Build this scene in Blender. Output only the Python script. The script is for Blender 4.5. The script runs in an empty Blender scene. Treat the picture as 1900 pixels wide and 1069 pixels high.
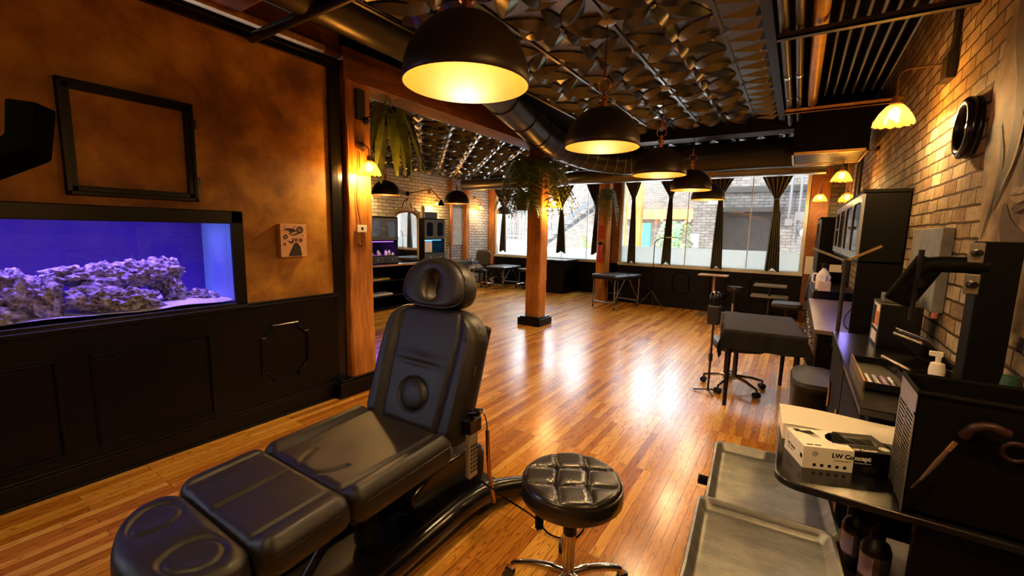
import bpy, math, random
from mathutils import Vector, Matrix
random.seed(7)
S = bpy.context.scene
COL = S.collection
PI = math.pi
# ---------------------------------------------------------------- camera, world, sun, exposure
cd = bpy.data.cameras.new('camera'); CAM = bpy.data.objects.new('camera', cd); COL.objects.link(CAM)
cd.sensor_fit = 'HORIZONTAL'; cd.sensor_width = 36.0; cd.lens = 803.0 / 1900.0 * 36.0
cd.clip_start = 0.05; cd.clip_end = 200
_A = Vector((1480 - 950, -(438 - 534.5), -803)).normalized()
_B = -Vector((-292 - 950, -(400 - 534.5), -803)).normalized()
_B = (_B - _A * _A.dot(_B)).normalized()
_U = _B.cross(_A)
CAM.matrix_world = Matrix.Translation((0, 0, 1.62)) @ Matrix((_B, _A, _U)).to_4x4()
S.camera = CAM
S.view_settings.view_transform = 'Standard'
S.view_settings.look = 'None'
S.view_settings.gamma = 1.0
S.view_settings.exposure = 0.5
S.view_settings.use_curve_mapping = False
W = bpy.data.worlds.new('world'); S.world = W; W.use_nodes = True
_bg = W.node_tree.nodes['Background']
_bg.inputs[0].default_value = (0.80, 0.90, 1.0, 1); _bg.inputs[1].default_value = 12.0
sl = bpy.data.lights.new('sun', 'SUN'); sl.energy = 50.0; sl.angle = 0.02; sl.color = (1, 0.95, 0.86)
so = bpy.data.objects.new('sun', sl); COL.objects.link(so)
so.rotation_euler = Vector((.50, .10, -.83)).to_track_quat('-Z', 'Y').to_euler()
S.cycles.max_bounces = 7; S.cycles.diffuse_bounces = 4; S.cycles.glossy_bounces = 4
S.cycles.transparent_max_bounces = 12; S.cycles.sample_clamp_indirect = 6.0
S.cycles.caustics_reflective = False; S.cycles.caustics_refractive = False
S.cycles.use_denoising = True

def point(name, loc, energy, col=(1, 0.62, 0.28), r=0.04, parent=None):
    l = bpy.data.lights.new(name, 'POINT'); l.energy = energy; l.color = col; l.shadow_soft_size = r
    o = bpy.data.objects.new(name, l); COL.objects.link(o); o.location = loc
    if parent: o.parent = parent
    return o

# ---------------------------------------------------------------- materials
class NT:
    def __init__(s, m):
        s.t = m.node_tree; s.b = s.t.nodes['Principled BSDF']
    def n(s, typ, **kw):
        x = s.t.nodes.new(typ)
        for k, v in kw.items(): setattr(x, k, v)
        return x
    def l(s, a, b): s.t.links.new(a, b)
    def val(s, sock, v): sock.default_value = v
    def pos(s, swz='XYZ', scale=(1, 1, 1), rot=(0, 0, 0)):
        tc = s.n('ShaderNodeTexCoord'); out = tc.outputs['Object']
        if swz != 'XYZ':
            sp = s.n('ShaderNodeSeparateXYZ'); s.l(out, sp.inputs[0])
            cb = s.n('ShaderNodeCombineXYZ')
            for i, c in enumerate(swz):
                if c in 'XYZ': s.l(sp.outputs[c], cb.inputs[i])
            out = cb.outputs[0]
        mp = s.n('ShaderNodeMapping'); mp.inputs['Scale'].default_value = scale; mp.inputs['Rotation'].default_value = rot
        s.l(out, mp.inputs[0]); return mp.outputs[0]
    def noise(s, vec, scale, detail=4, rough=0.55, dist=0.0):
        x = s.n('ShaderNodeTexNoise'); x.inputs['Scale'].default_value = scale; x.inputs['Detail'].default_value = detail
        x.inputs['Roughness'].default_value = rough; x.inputs['Distortion'].default_value = dist
        s.l(vec, x.inputs['Vector']); return x.outputs['Fac']
    def ramp(s, fac, stops):
        x = s.n('ShaderNodeValToRGB'); e = x.color_ramp.elements
        while len(e) < len(stops): e.new(0.5)
        for i, (p, c) in enumerate(stops):
            e[i].position = p; e[i].color = (*c, 1) if len(c) == 3 else c
        s.l(fac, x.inputs[0]); return x.outputs[0]
    def mix(s, a, b, f, mode='MIX'):
        x = s.n('ShaderNodeMix', data_type='RGBA', blend_type=mode)
        for sock, v in ((x.inputs[0], f), (x.inputs[6], a), (x.inputs[7], b)):
            if hasattr(v, 'links'): s.l(v, sock)
            elif isinstance(v, (int, float)): sock.default_value = v
            else: sock.default_value = (*v, 1)
        return x.outputs[2]
    def bump(s, h, strength=0.3, dist=0.01):
        x = s.n('ShaderNodeBump'); x.inputs['Strength'].default_value = strength; x.inputs['Distance'].default_value = dist
        s.l(h, x.inputs['Height']); s.l(x.outputs[0], s.b.inputs['Normal']); return x
    def base(s, c): s.l(c, s.b.inputs['Base Color'])

def mat(name, col=(0.5, 0.5, 0.5), rough=0.5, metal=0.0, spec=0.5, bump=None, emit=None, coat=0.0, var=0.0):
    m = bpy.data.materials.new(name); m.use_nodes = True; t = NT(m); b = t.b
    b.inputs['Base Color'].default_value = (*col, 1); b.inputs['Roughness'].default_value = rough
    b.inputs['Metallic'].default_value = metal; b.inputs['Specular IOR Level'].default_value = spec
    b.inputs['Coat Weight'].default_value = coat
    p = t.pos()
    if bump:
        t.bump(t.noise(p, bump[0], 5), bump[1], bump[2] if len(bump) > 2 else 0.003)
    if var:
        f = t.noise(p, 9, 3)
        t.base(t.ramp(f, [(0.3, tuple(c * (1 - var) for c in col)), (0.7, tuple(min(1, c * (1 + var)) for c in col))]))
    if emit:
        b.inputs['Emission Color'].default_value = (*emit[0], 1); b.inputs['Emission Strength'].default_value = emit[1]
    return m

def brick_mat(name, swz, c1, c2, mortar, scale=1.0, rough=0.8, bstr=0.8, grime=(0.55, 1.0)):
    m = mat(name, rough=rough, spec=0.3); t = NT(m)
    v = t.pos(swz)
    nz = t.n('ShaderNodeTexNoise'); nz.inputs['Scale'].default_value = 5; nz.inputs['Detail'].default_value = 3; t.l(v, nz.inputs['Vector'])
    vm = t.n('ShaderNodeVectorMath', operation='SCALE'); t.l(nz.outputs['Color'], vm.inputs[0]); vm.inputs['Scale'].default_value = 0.025
    va = t.n('ShaderNodeVectorMath', operation='ADD'); t.l(v, va.inputs[0]); t.l(vm.outputs[0], va.inputs[1])
    br = t.n('ShaderNodeTexBrick'); t.l(va.outputs[0], br.inputs['Vector'])
    br.inputs['Scale'].default_value = scale; br.inputs['Brick Width'].default_value = 0.225; br.inputs['Row Height'].default_value = 0.078
    br.inputs['Mortar Size'].default_value = 0.0075; br.inputs['Mortar Smooth'].default_value = 0.3; br.inputs['Bias'].default_value = -0.1
    br.inputs['Color1'].default_value = (*c1, 1); br.inputs['Color2'].default_value = (*c2, 1); br.inputs['Mortar'].default_value = (*mortar, 1)
    g = t.ramp(t.noise(v, 3.2, 6, 0.65), [(0.3, (grime[0],) * 3), (0.65, (grime[1],) * 3)])
    fine = t.noise(v, 30, 5, 0.7)
    g2 = t.ramp(fine, [(0.3, (0.6, 0.55, 0.5)), (0.6, (1, 1, 1))])
    t.base(t.mix(t.mix(br.outputs['Color'], g, 1.0, 'MULTIPLY'), g2, 0.6, 'MULTIPLY'))
    mh = t.n('ShaderNodeMath', operation='MULTIPLY_ADD'); t.l(br.outputs['Fac'], mh.inputs[0]); mh.inputs[1].default_value = -1.0
    t.l(fine, mh.inputs[2]); 
    mh2 = t.n('ShaderNodeMath', operation='MULTIPLY_ADD'); t.l(t.noise(v, 7, 3), mh2.inputs[0]); mh2.inputs[1].default_value = 1.2; t.l(mh.outputs[0], mh2.inputs[2])
    t.bump(mh2.outputs[0], bstr, 0.018)
    return m

def wood_mat(name, swz, c1, c2, rough=0.5, s=(1, 1, 1), crack=0.25):
    m = mat(name, rough=rough, spec=0.35); t = NT(m)
    v = t.pos(swz, scale=(14 * s[0], 14 * s[1], 0.9 * s[2]))
    f = t.noise(v, 1.6, 7, 0.65, 1.2)
    v2 = t.pos(swz, scale=(2.2 * s[0], 2.2 * s[1], 1.2 * s[2]))
    g = t.noise(v2, 1.4, 3)
    c = t.ramp(f, [(0.2, tuple(x * 0.25 for x in c1)), (0.36, c1), (0.72, c2)])
    t.base(t.mix(c, t.ramp(g, [(0.3, (0.55, 0.5, 0.45)), (0.65, (1, 1, 1))]), 1.0, 'MULTIPLY'))
    t.bump(f, crack, 0.006)
    return m

def floor_mat():
    m = mat('oak_floor', rough=0.22, spec=0.55); t = NT(m)
    v = t.pos('YX')
    br = t.n('ShaderNodeTexBrick'); t.l(v, br.inputs['Vector']); br.offset = 0.37; br.offset_frequency = 3
    br.inputs['Scale'].default_value = 1; br.inputs['Brick Width'].default_value = 0.95; br.inputs['Row Height'].default_value = 0.057
    br.inputs['Mortar Size'].default_value = 0.0012; br.inputs['Mortar Smooth'].default_value = 0.2; br.inputs['Bias'].default_value = 0.0
    br.inputs['Color1'].default_value = (0, 0, 0, 1); br.inputs['Color2'].default_value = (1, 1, 1, 1); br.inputs['Mortar'].default_value = (0.5, 0.5, 0.5, 1)
    tone = t.ramp(br.outputs['Color'], [(0.0, (0.46, 0.175, 0.018)), (0.3, (0.64, 0.28, 0.030)), (0.6, (0.80, 0.39, 0.048)), (1.0, (0.93, 0.55, 0.11))])
    # rings: stretched distorted noise, shifted per board
    ad = t.n('ShaderNodeVectorMath', operation='MULTIPLY_ADD'); t.l(br.outputs['Color'], ad.inputs[0]); ad.inputs[1].default_value = (7, 3, 5)
    t.l(t.pos('YX', scale=(1.3, 12, 1)), ad.inputs[2])
    wn = t.noise(ad.outputs[0], 1.3, 2, 0.5)
    w = t.n('ShaderNodeMath', operation='MULTIPLY'); t.l(wn, w.inputs[0]); w.inputs[1].default_value = 22
    w2 = t.n('ShaderNodeMath', operation='PINGPONG'); t.l(w.outputs[0], w2.inputs[0]); w2.inputs[1].default_value = 1.0
    rings = t.ramp(w2.outputs[0], [(0.0, (0.42, 0.28, 0.18)), (0.30, (1, 1, 1))])
    fine = t.ramp(t.noise(t.pos('YX', scale=(3, 90, 1)), 1.5, 4, 0.7), [(0.3, (0.62, 0.5, 0.4)), (0.6, (1, 1, 1))])
    c = t.mix(t.mix(tone, rings, 0.8, 'MULTIPLY'), fine, 0.7, 'MULTIPLY')
    big = t.ramp(t.noise(t.pos('YX', scale=(0.8, 3, 1)), 1.1, 3), [(0.3, (0.72, 0.62, 0.55)), (0.7, (1.0, 1.0, 1.0))])
    c = t.mix(c, big, 0.6, 'MULTIPLY')
    c = t.mix(c, (0.05, 0.02, 0.008), br.outputs['Fac'])
    t.base(c)
    rr = t.n('ShaderNodeMapRange'); t.l(t.noise(t.pos(), 2.5, 5), rr.inputs[0]); rr.inputs[3].default_value = 0.15; rr.inputs[4].default_value = 0.30
    t.l(rr.outputs[0], t.b.inputs['Roughness'])
    mh = t.n('ShaderNodeMath', operation='MULTIPLY_ADD'); t.l(br.outputs['Color'], mh.inputs[0]); mh.inputs[1].default_value = 0.35
    mm = t.n('ShaderNodeMath', operation='MULTIPLY_ADD'); t.l(br.outputs['Fac'], mm.inputs[0]); mm.inputs[1].default_value = -1.2; t.l(t.noise(t.pos('YX', scale=(1.5, 20, 1)), 1.2, 3), mm.inputs[2])
    t.l(mm.outputs[0], mh.inputs[2]); t.bump(mh.outputs[0], 0.30, 0.0016)
    return m

def plaster_mat(name, stops, scale=2.0, rough=0.55):
    m = mat(name, rough=rough, spec=0.35); t = NT(m); v = t.pos()
    f = t.noise(v, scale, 7, 0.58, 0.15)
    c = t.ramp(f, stops)
    c = t.mix(c, t.ramp(t.noise(v, 14, 5, 0.7), [(0.3, (0.8, 0.78, 0.75)), (0.65, (1, 1, 1))]), 0.7, 'MULTIPLY')
    t.base(c); t.bump(t.noise(v, 25, 4), 0.15, 0.004); return m

def glass_mat(name, frost=0.0, tint=(1, 1, 1), gloss=0.08):
    m = bpy.data.materials.new(name); m.use_nodes = True; t = m.node_tree; t.nodes.clear()
    o = t.nodes.new('ShaderNodeOutputMaterial'); tr = t.nodes.new('ShaderNodeBsdfTransparent'); tr.inputs[0].default_value = (*tint, 1)
    gl = t.nodes.new('ShaderNodeBsdfGlossy'); gl.inputs['Roughness'].default_value = 0.02
    fr = t.nodes.new('ShaderNodeLayerWeight'); fr.inputs[0].default_value = 0.25
    mr = t.nodes.new('ShaderNodeMapRange'); mr.inputs[3].default_value = gloss; mr.inputs[4].default_value = min(1, gloss * 6); t.links.new(fr.outputs['Fresnel'], mr.inputs[0])
    mx = t.nodes.new('ShaderNodeMixShader'); t.links.new(mr.outputs[0], mx.inputs[0]); t.links.new(tr.outputs[0], mx.inputs[1]); t.links.new(gl.outputs[0], mx.inputs[2])
    last = mx
    if frost:
        tl = t.nodes.new('ShaderNodeBsdfTranslucent'); tl.inputs[0].default_value = (0.52, 0.56, 0.56, 1)
        df = t.nodes.new('ShaderNodeBsdfDiffuse'); df.inputs[0].default_value = (0.75, 0.78, 0.76, 1)
        m2 = t.nodes.new('ShaderNodeMixShader'); m2.inputs[0].default_value = 0.35; t.links.new(tl.outputs[0], m2.inputs[1]); t.links.new(df.outputs[0], m2.inputs[2])
        m3 = t.nodes.new('ShaderNodeMixShader'); m3.inputs[0].default_value = frost; t.links.new(mx.outputs[0], m3.inputs[1]); t.links.new(m2.outputs[0], m3.inputs[2]); last = m3
    t.links.new(last.outputs[0], o.inputs[0]); return m

M = {}
M['floor'] = floor_mat()
M['black'] = mat('black_satin_paint', (0.0026, 0.0024, 0.003), 0.34, spec=0.22, bump=(6, 0.05, 0.01))
M['blackgloss'] = mat('black_gloss', (0.006, 0.0055, 0.006), 0.2, spec=0.4)
M['blackmatte'] = mat('black_matte', (0.003, 0.0028, 0.0028), 0.6, spec=0.08, bump=(40, 0.1))
M['blackplastic'] = mat('black_plastic', (0.006, 0.0055, 0.0055), 0.42, spec=0.3, bump=(60, 0.08, 0.001))
M['greymetal'] = mat('grey_metal', (0.33, 0.32, 0.31), 0.35, 0.9, bump=(30, 0.1, 0.001))
M['darkmetal'] = mat('dark_metal', (0.06, 0.055, 0.05), 0.4, 0.7)
M['chrome'] = mat('chrome', (0.85, 0.82, 0.78), 0.12, 1.0)
M['brass'] = mat('aged_brass', (0.55, 0.34, 0.12), 0.32, 1.0, var=0.2)
M['ceil'] = mat('black_ceiling_tile', (0.010, 0.016, 0.026), 0.27, spec=1.0)
M['leather'] = mat('black_leather', (0.0105, 0.0092, 0.0105), 0.45, spec=0.5, bump=(120, 0.35, 0.002))
M['armblack'] = mat('flat_black_metal', (0.0015, 0.0013, 0.0013), 0.8, spec=0.0)
M['leathersheen'] = mat('black_leather_glossy', (0.014, 0.012, 0.012), 0.26, spec=0.65, bump=(45, 0.35, 0.0025))
M['duct'] = mat('painted_duct_metal', (0.010, 0.010, 0.011), 0.34, 0.0, spec=0.4, bump=(3, 0.15, 0.02))
M['silverduct'] = mat('duct_metal', (0.17, 0.17, 0.17), 0.33, 0.8, bump=(3, 0.15, 0.02))
M['fabric'] = mat('black_cloth', (0.009, 0.009, 0.010), 0.8, spec=0.2, bump=(220, 0.3, 0.001))
M['brownwood'] = mat('dark_brown_handle', (.10, .055, .03), .45)
M['white'] = mat('white_plastic', (0.78, 0.75, 0.70), 0.45, var=0.05)
M['whitepaint'] = mat('white_trim_paint', (0.62, 0.60, 0.56), 0.5, var=0.1)
M['paper'] = mat('white_paper', (0.82, 0.78, 0.70), 0.85, bump=(50, 0.1, 0.001))
M['glass'] = glass_mat('window_glass')
M['frost'] = glass_mat('frosted_film', frost=0.93, gloss=0.03)
M['cabglass'] = glass_mat('cabinet_glass', tint=(0.55, 0.57, 0.6), gloss=0.10)
M['plaster'] = plaster_mat('ochre_plaster', [(0.32, (0.14, 0.050, 0.008)), (0.46, (0.29, 0.118, 0.015)), (0.60, (0.47, 0.225, 0.030)), (0.76, (0.60, 0.33, 0.065))], 2.4)
M['beam'] = wood_mat('timber_beam', 'XZY', (0.20, 0.065, 0.018), (0.42, 0.17, 0.05), 0.55)
M['post'] = wood_mat('timber_post', 'XYZ', (0.40, 0.14, 0.03), (0.78, 0.35, 0.09), 0.5)
M['lightwood'] = wood_mat('light_wood', 'XYZ', (0.45, 0.24, 0.09), (0.72, 0.45, 0.2), 0.5)
M['brick'] = brick_mat('whitewashed_brick', 'YZ', (0.66, 0.55, 0.40), (0.33, 0.20, 0.11), (0.075, 0.042, 0.022), bstr=1.0, grime=(0.35, 1.0))
M['brickl'] = brick_mat('pale_painted_brick', 'YZ', (0.66, 0.62, 0.55), (0.50, 0.46, 0.40), (0.10, 0.08, 0.07), grime=(0.75, 1.0), bstr=0.6)
M['brickx'] = brick_mat('courtyard_brick', 'XZ', (0.15, 0.135, 0.12), (0.09, 0.08, 0.07), (0.035, 0.03, 0.028), grime=(0.7, 1.0), bstr=0.6)
M['curtain'] = mat('olive_curtain', (0.120, 0.105, 0.070), 0.8, spec=0.2, bump=(90, 0.2, 0.002))
M['leaf'] = mat('fern_leaf', (0.13, 0.18, 0.040), 0.5, var=0.5)
M['leaf2'] = mat('courtyard_leaf', (0.15, 0.25, 0.08), 0.5, var=0.4)
M['soil'] = mat('dark_pot', (0.03, 0.026, 0.022), 0.6)
M['concrete'] = mat('pale_concrete', (0.62, 0.61, 0.60), 0.8, var=0.12, bump=(12, 0.2))
M['alu'] = mat('worn_aluminium', (0.58, 0.56, 0.53), 0.34, 0.85, bump=(25, 0.12, 0.001))
_t = NT(M['alu']); _t.base(_t.ramp(_t.noise(_t.pos(scale=(2.2, 5, 1), rot=(0, 0, 0.6)), 3, 7, 0.7), [(0.3, (0.14, 0.148, 0.16)), (0.6, (0.29, 0.30, 0.32))]))
_r = _t.n('ShaderNodeMapRange'); _t.l(_t.noise(_t.pos(scale=(1, 6, 1), rot=(0, 0, 0.7)), 6, 6, 0.7), _r.inputs[0]); _r.inputs[3].default_value = 0.28; _r.inputs[4].default_value = 0.62; _t.l(_r.outputs[0], _t.b.inputs['Roughness'])
M['bulb'] = mat('lit_bulb', (1, 0.8, 0.5), 0.4, emit=((1.0, 0.72, 0.34), 12))
M['gold'] = mat('gold_shade_lining', (0.115, 0.045, 0.0035), 0.38, metal=0.0, var=0.08, bump=(80, 0.15, 0.002))
M['shadeout'] = mat('black_bronze_shade', (0.020, 0.012, 0.008), 0.45, 0.3, var=0.2)
M['copper'] = mat('copper_fitting', (0.42, 0.16, 0.09), 0.35, 0.9)
M['amber'] = glass_mat('amber_shade_glass', frost=0.42, tint=(1.0, 0.66, 0.22), gloss=0.12)
for _n in M['amber'].node_tree.nodes:
    if _n.type in ('BSDF_TRANSLUCENT', 'BSDF_DIFFUSE'): _n.inputs[0].default_value = (0.42, 0.20, 0.035, 1)
M['tan'] = mat('tan_painted_pipe', (0.42, 0.25, 0.09), 0.4, var=0.25)

# ---------------------------------------------------------------- mesh builder
class MB:
    def __init__(s): s.v = []; s.f = []; s.mi = []; s.cur = 0
    def add(s, vs, fs, M4=None):
        o = len(s.v)
        s.v += [tuple(M4 @ Vector(p)) if M4 else tuple(p) for p in vs]
        s.f += [tuple(i + o for i in f) for f in fs]; s.mi += [s.cur] * len(fs); return s
    def box(s, c, d, rz=0, M4=None):
        x, y, z = d[0] / 2, d[1] / 2, d[2] / 2
        vs = [(a * x, b * y, e * z) for e in (-1, 1) for b in (-1, 1) for a in (-1, 1)]
        m = Matrix.Translation(c) @ Matrix.Rotation(rz, 4, 'Z')
        if M4: m = M4 @ m
        return s.add(vs, [(0, 2, 3, 1), (4, 5, 7, 6), (0, 1, 5, 4), (2, 6, 7, 3), (0, 4, 6, 2), (1, 3, 7, 5)], m)
    def bb(s, x0, x1, y0, y1, z0, z1): return s.box(((x0 + x1) / 2, (y0 + y1) / 2, (z0 + z1) / 2), (abs(x1 - x0), abs(y1 - y0), abs(z1 - z0)))
    def tube(s, pts, r, n=10, cap=True, closed=False):
        pts = [Vector(p) for p in pts]; N = len(pts); rs = r if isinstance(r, (list, tuple)) else [r] * N
        ring = []; up = None; vs = []
        for i, p in enumerate(pts):
            if closed: t = pts[(i + 1) % N] - pts[i - 1]
            else: t = pts[min(i + 1, N - 1)] - pts[max(i - 1, 0)]
            t = t.normalized() if t.length > 1e-9 else Vector((0, 0, 1))
            if up is None: up = Vector((0, 0, 1)) if abs(t.z) < 0.9 else Vector((1, 0, 0))
            a = t.cross(up)
            if a.length < 1e-6: a = t.orthogonal()
            a.normalize(); b = a.cross(t).normalized(); up = b
            for k in range(n):
                th = 2 * PI * k / n; vs.append(p + (a * math.cos(th) + b * math.sin(th)) * rs[i])
        fs = []
        for i in range(N if closed else N - 1):
            for k in range(n):
                k2 = (k + 1) % n; j = (i + 1) % N
                fs.append((i * n + k, i * n + k2, j * n + k2, j * n + k))
        if cap and not closed: fs += [tuple(range(n)), tuple(range((N - 1) * n + n - 1, (N - 1) * n - 1, -1))]
        return s.add(vs, fs)
    def cyl(s, p0, p1, r, r2=None, n=16): return s.tube([p0, p1], [r, r if r2 is None else r2], n)
    def lathe(s, prof, c=(0, 0, 0), n=28, M4=None, wob=None):
        vs = []; fs = []
        for i, (r, z) in enumerate(prof):
            for k in range(n):
                th = 2 * PI * k / n; rr = r * (wob(th, i) if wob else 1); vs.append((rr * math.cos(th), rr * math.sin(th), z))
        for i in range(len(prof) - 1):
            for k in range(n):
                k2 = (k + 1) % n; fs.append((i * n + k, i * n + k2, (i + 1) * n + k2, (i + 1) * n + k))
        m = Matrix.Translation(c)
        if M4: m = M4 @ m
        return s.add(vs, fs, m)
    def prism(s, poly, h, M4=None):
        n = len(poly)
        vs = [(x, y, 0) for x, y in poly] + [(x, y, h) for x, y in poly]
        fs = [tuple(range(n - 1, -1, -1)), tuple(range(n, 2 * n))] + [(i, (i + 1) % n, n + (i + 1) % n, n + i) for i in range(n)]
        return s.add(vs, fs, M4)
    def ball(s, c, r, n=12, sc=(1, 1, 1)):
        vs = [(0, 0, -r)]; 
        for i in range(1, n // 2 + 1):
            a = -PI / 2 + PI * i / (n // 2 + 1)
            for k in range(n): vs.append((r * math.cos(a) * math.cos(2 * PI * k / n), r * math.cos(a) * math.sin(2 * PI * k / n), r * math.sin(a)))
        vs.append((0, 0, r)); fs = []
        for k in range(n): fs.append((0, 1 + (k + 1) % n, 1 + k))
        R = n // 2
        for i in range(R - 1):
            for k in range(n): fs.append((1 + i * n + k, 1 + i * n + (k + 1) % n, 1 + (i + 1) * n + (k + 1) % n, 1 + (i + 1) * n + k))
        L = len(vs) - 1
        for k in range(n): fs.append((L, 1 + (R - 1) * n + k, 1 + (R - 1) * n + (k + 1) % n))
        return s.add([(x * sc[0] + c[0], y * sc[1] + c[1], z * sc[2] + c[2]) for x, y, z in vs], fs)
    def grid(s, fn, nu, nv, flip=False):
        vs = [fn(i / nu, j / nv) for j in range(nv + 1) for i in range(nu + 1)]; fs = []
        for j in range(nv):
            for i in range(nu):
                a = j * (nu + 1) + i; q = (a, a + 1, a + nu + 2, a + nu + 1); fs.append(q[::-1] if flip else q)
        return s.add(vs, fs)
    def build(s, name, m, parent=None, smooth=35, bevel=0, label=None, **kw):
        me = bpy.data.meshes.new(name); me.from_pydata(s.v, [], s.f)
        ms = m if isinstance(m, (list, tuple)) else [m]
        for x in ms: me.materials.append(M[x] if isinstance(x, str) else x)
        if len(ms) > 1: me.polygons.foreach_set('material_index', s.mi)
        me.validate(); me.update()
        import bmesh
        b = bmesh.new(); b.from_mesh(me); bmesh.ops.recalc_face_normals(b, faces=b.faces); b.to_mesh(me); b.free()
        if smooth:
            me.polygons.foreach_set('use_smooth', [True] * len(me.polygons)); me.set_sharp_from_angle(angle=math.radians(smooth))
        o = bpy.data.objects.new(name, me); COL.objects.link(o)
        if bevel:
            bv = o.modifiers.new('bevel', 'BEVEL'); bv.width = bevel; bv.segments = 2; bv.limit_method = 'ANGLE'
        if parent: o.parent = parent
        if label: o['label'] = label
        for k, x in kw.items(): o[k] = x
        return o

def root(name, loc, rz, label, cat, group=None):
    o = bpy.data.objects.new(name, None); COL.objects.link(o); o.location = loc; o.rotation_euler = (0, 0, rz)
    o.empty_display_size = 0.1; o['label'] = label; o['category'] = cat
    if group: o['group'] = group
    return o
def tag(o, label, cat, group=None):
    o['label'] = label; o['category'] = cat
    if group: o['group'] = group
    return o
def struct(o): o['kind'] = 'structure'; return o
def dup(r, loc, rz, label, group=None, scale=None):
    def cp(o, par):
        c = o.copy(); COL.objects.link(c); c.parent = par
        for ch in o.children: cp(ch, c)
        return c
    c = cp(r, None); c.location = loc; c.rotation_euler = (0, 0, rz); c['label'] = label
    if group: c['group'] = group
    if scale: c.scale = (scale,) * 3
    return c
def shell(name, m, *boxes, bevel=0):
    b = MB()
    for x in boxes: b.bb(*x)
    return struct(b.build(name, m, smooth=0, bevel=bevel))
def bez(pts, n=8):
    """Catmull-Rom through pts"""
    P = [Vector(p) for p in pts]; P = [2 * P[0] - P[1]] + P + [2 * P[-1] - P[-2]]; out = []
    for i in range(1, len(P) - 2):
        for k in range(n):
            t = k / n; a, b, c, d = P[i - 1:i + 3]
            out.append(0.5 * ((2 * b) + (c - a) * t + (2 * a - 5 * b + 4 * c - d) * t * t + (3 * b - a - 3 * c + d) * t ** 3))
    out.append(P[-2]); return out
# ================================================================ SETTING
XL, XR, YB, YBL, XF, YN = -3.58, 0.68, 9.85, 10.9, -7.95, -2.6
shell('floor', 'floor', (XF - .2, XR + .2, YN - .2, YBL + .3, -0.12, 0.0))
# left ochre wall with the tank opening, black wainscot below
shell('wall_left', 'plaster', (XL - .12, XL, YN, -1.15, 0, 3.02), (XL - .12, XL, -1.15, 1.63, 1.66, 3.02), (XL - .12, XL, 1.63, 2.45, 0, 3.02), (XL - .12, XL, -1.15, 1.63, 0, 1.0))
shell('trim_wainscot', 'black', (XL, XL + .018, YN, 2.47, 0, .965))
b = MB()
for (x1, z0, z1) in ((.045, .965, .985), (.032, .985, 1.005), (.022, .94, .965)): b.bb(XL, XL + x1, YN, 2.47, z0, z1)
struct(b.build('trim_chair_rail', 'black', smooth=0, bevel=.004))
b = MB()
b.bb(XL, XL + .035, YN, 2.47, 0, .13); b.bb(XL, XL + .028, YN, 2.47, .13, .15); b.bb(XL, XL + .05, YN, 2.47, 0, .02)
struct(b.build('baseboard_left', 'black', smooth=0, bevel=.004))
b = MB(); b.bb(XL, XL + .03, 2.44, 2.50, .9, 3.02); b.bb(XL, XL + .022, 2.50, 2.56, .9, 3.02); b.bb(XL - .12, XL + .012, 2.45, 2.56, 0, 3.02)
b.bb(XL, XL + .03, YN, 2.56, 2.99, 3.06); b.bb(XL, XL + .045, YN, 2.56, 3.04, 3.08)
struct(b.build('trim_corner', 'blackgloss', smooth=0, bevel=.006))
def moulding(pts, w, wall='x', base=XL + .018, name='trim_panel'):
    """raised picture-frame moulding following closed 2-D outline pts on a wall"""
    b = MB(); n = len(pts); c = (sum(p[0] for p in pts) / n, sum(p[1] for p in pts) / n)
    def off(k, d):
        a, p, q = Vector(pts[k - 1]), Vector(pts[k]), Vector(pts[(k + 1) % n])
        e1, e2 = (p - a).normalized(), (q - p).normalized(); n1, n2 = Vector((-e1.y, e1.x)), Vector((-e2.y, e2.x))
        m = (n1 + n2).normalized(); return p + m * (d / max(.3, m.dot(n1)))
    prof = [(0, 0), (0, .014), (.3, .022), (.6, .016), (.8, .020), (1, .008), (1, 0)]
    vs = []
    for k in range(n):
        for (u, h) in prof:
            q = off(k, u * w)
            vs.append((base + h, q.x, q.y) if wall == 'x' else (q.x, base - h, q.y))
    P = len(prof); fs = [(k * P + i, k * P + i + 1, ((k + 1) % n) * P + i + 1, ((k + 1) % n) * P + i) for k in range(n) for i in range(P - 1)]
    b.add(vs, fs); return struct(b.build(name, 'blackgloss', smooth=25))
def octo(x0, x1, z0, z1, c):   # clipped corners with a small step
    s = c * .35
    return [(x0 + c, z0), (x1 - c, z0), (x1 - c, z0 + s), (x1 - s, z0 + c), (x1, z0 + c), (x1, z1 - c), (x1 - s, z1 - c), (x1 - c, z1 - s), (x1 - c, z1), (x0 + c, z1), (x0 + c, z1 - s), (x0 + s, z1 - c), (x0, z1 - c), (x0, z0 + c), (x0 + s, z0 + c), (x0 + c, z0 + s)]
moulding(octo(1.75, 2.16, .31, .80, .09), .022)
for (a, c) in ((.74, 1.40), (-.05, .60), (-.9, -.2)): moulding([(a, .21), (c, .21), (c, .815), (a, .815)], .022)
# room behind the left wall and behind the camera
shell('wall_near', 'plaster', (XL - .12, XR, YN - .12, YN, 0, 3.5))
shell('wall_partition', 'black', (XF, XL - .12, 2.3, 2.42, 0, 3.4))
shell('wall_right', 'brick', (XR, XR + .2, YN, YBL, 0, 3.6))
shell('wall_far_left', 'brickl', (XF - .2, XF, 2.3, YBL + .2, 0, 3.4))
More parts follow.
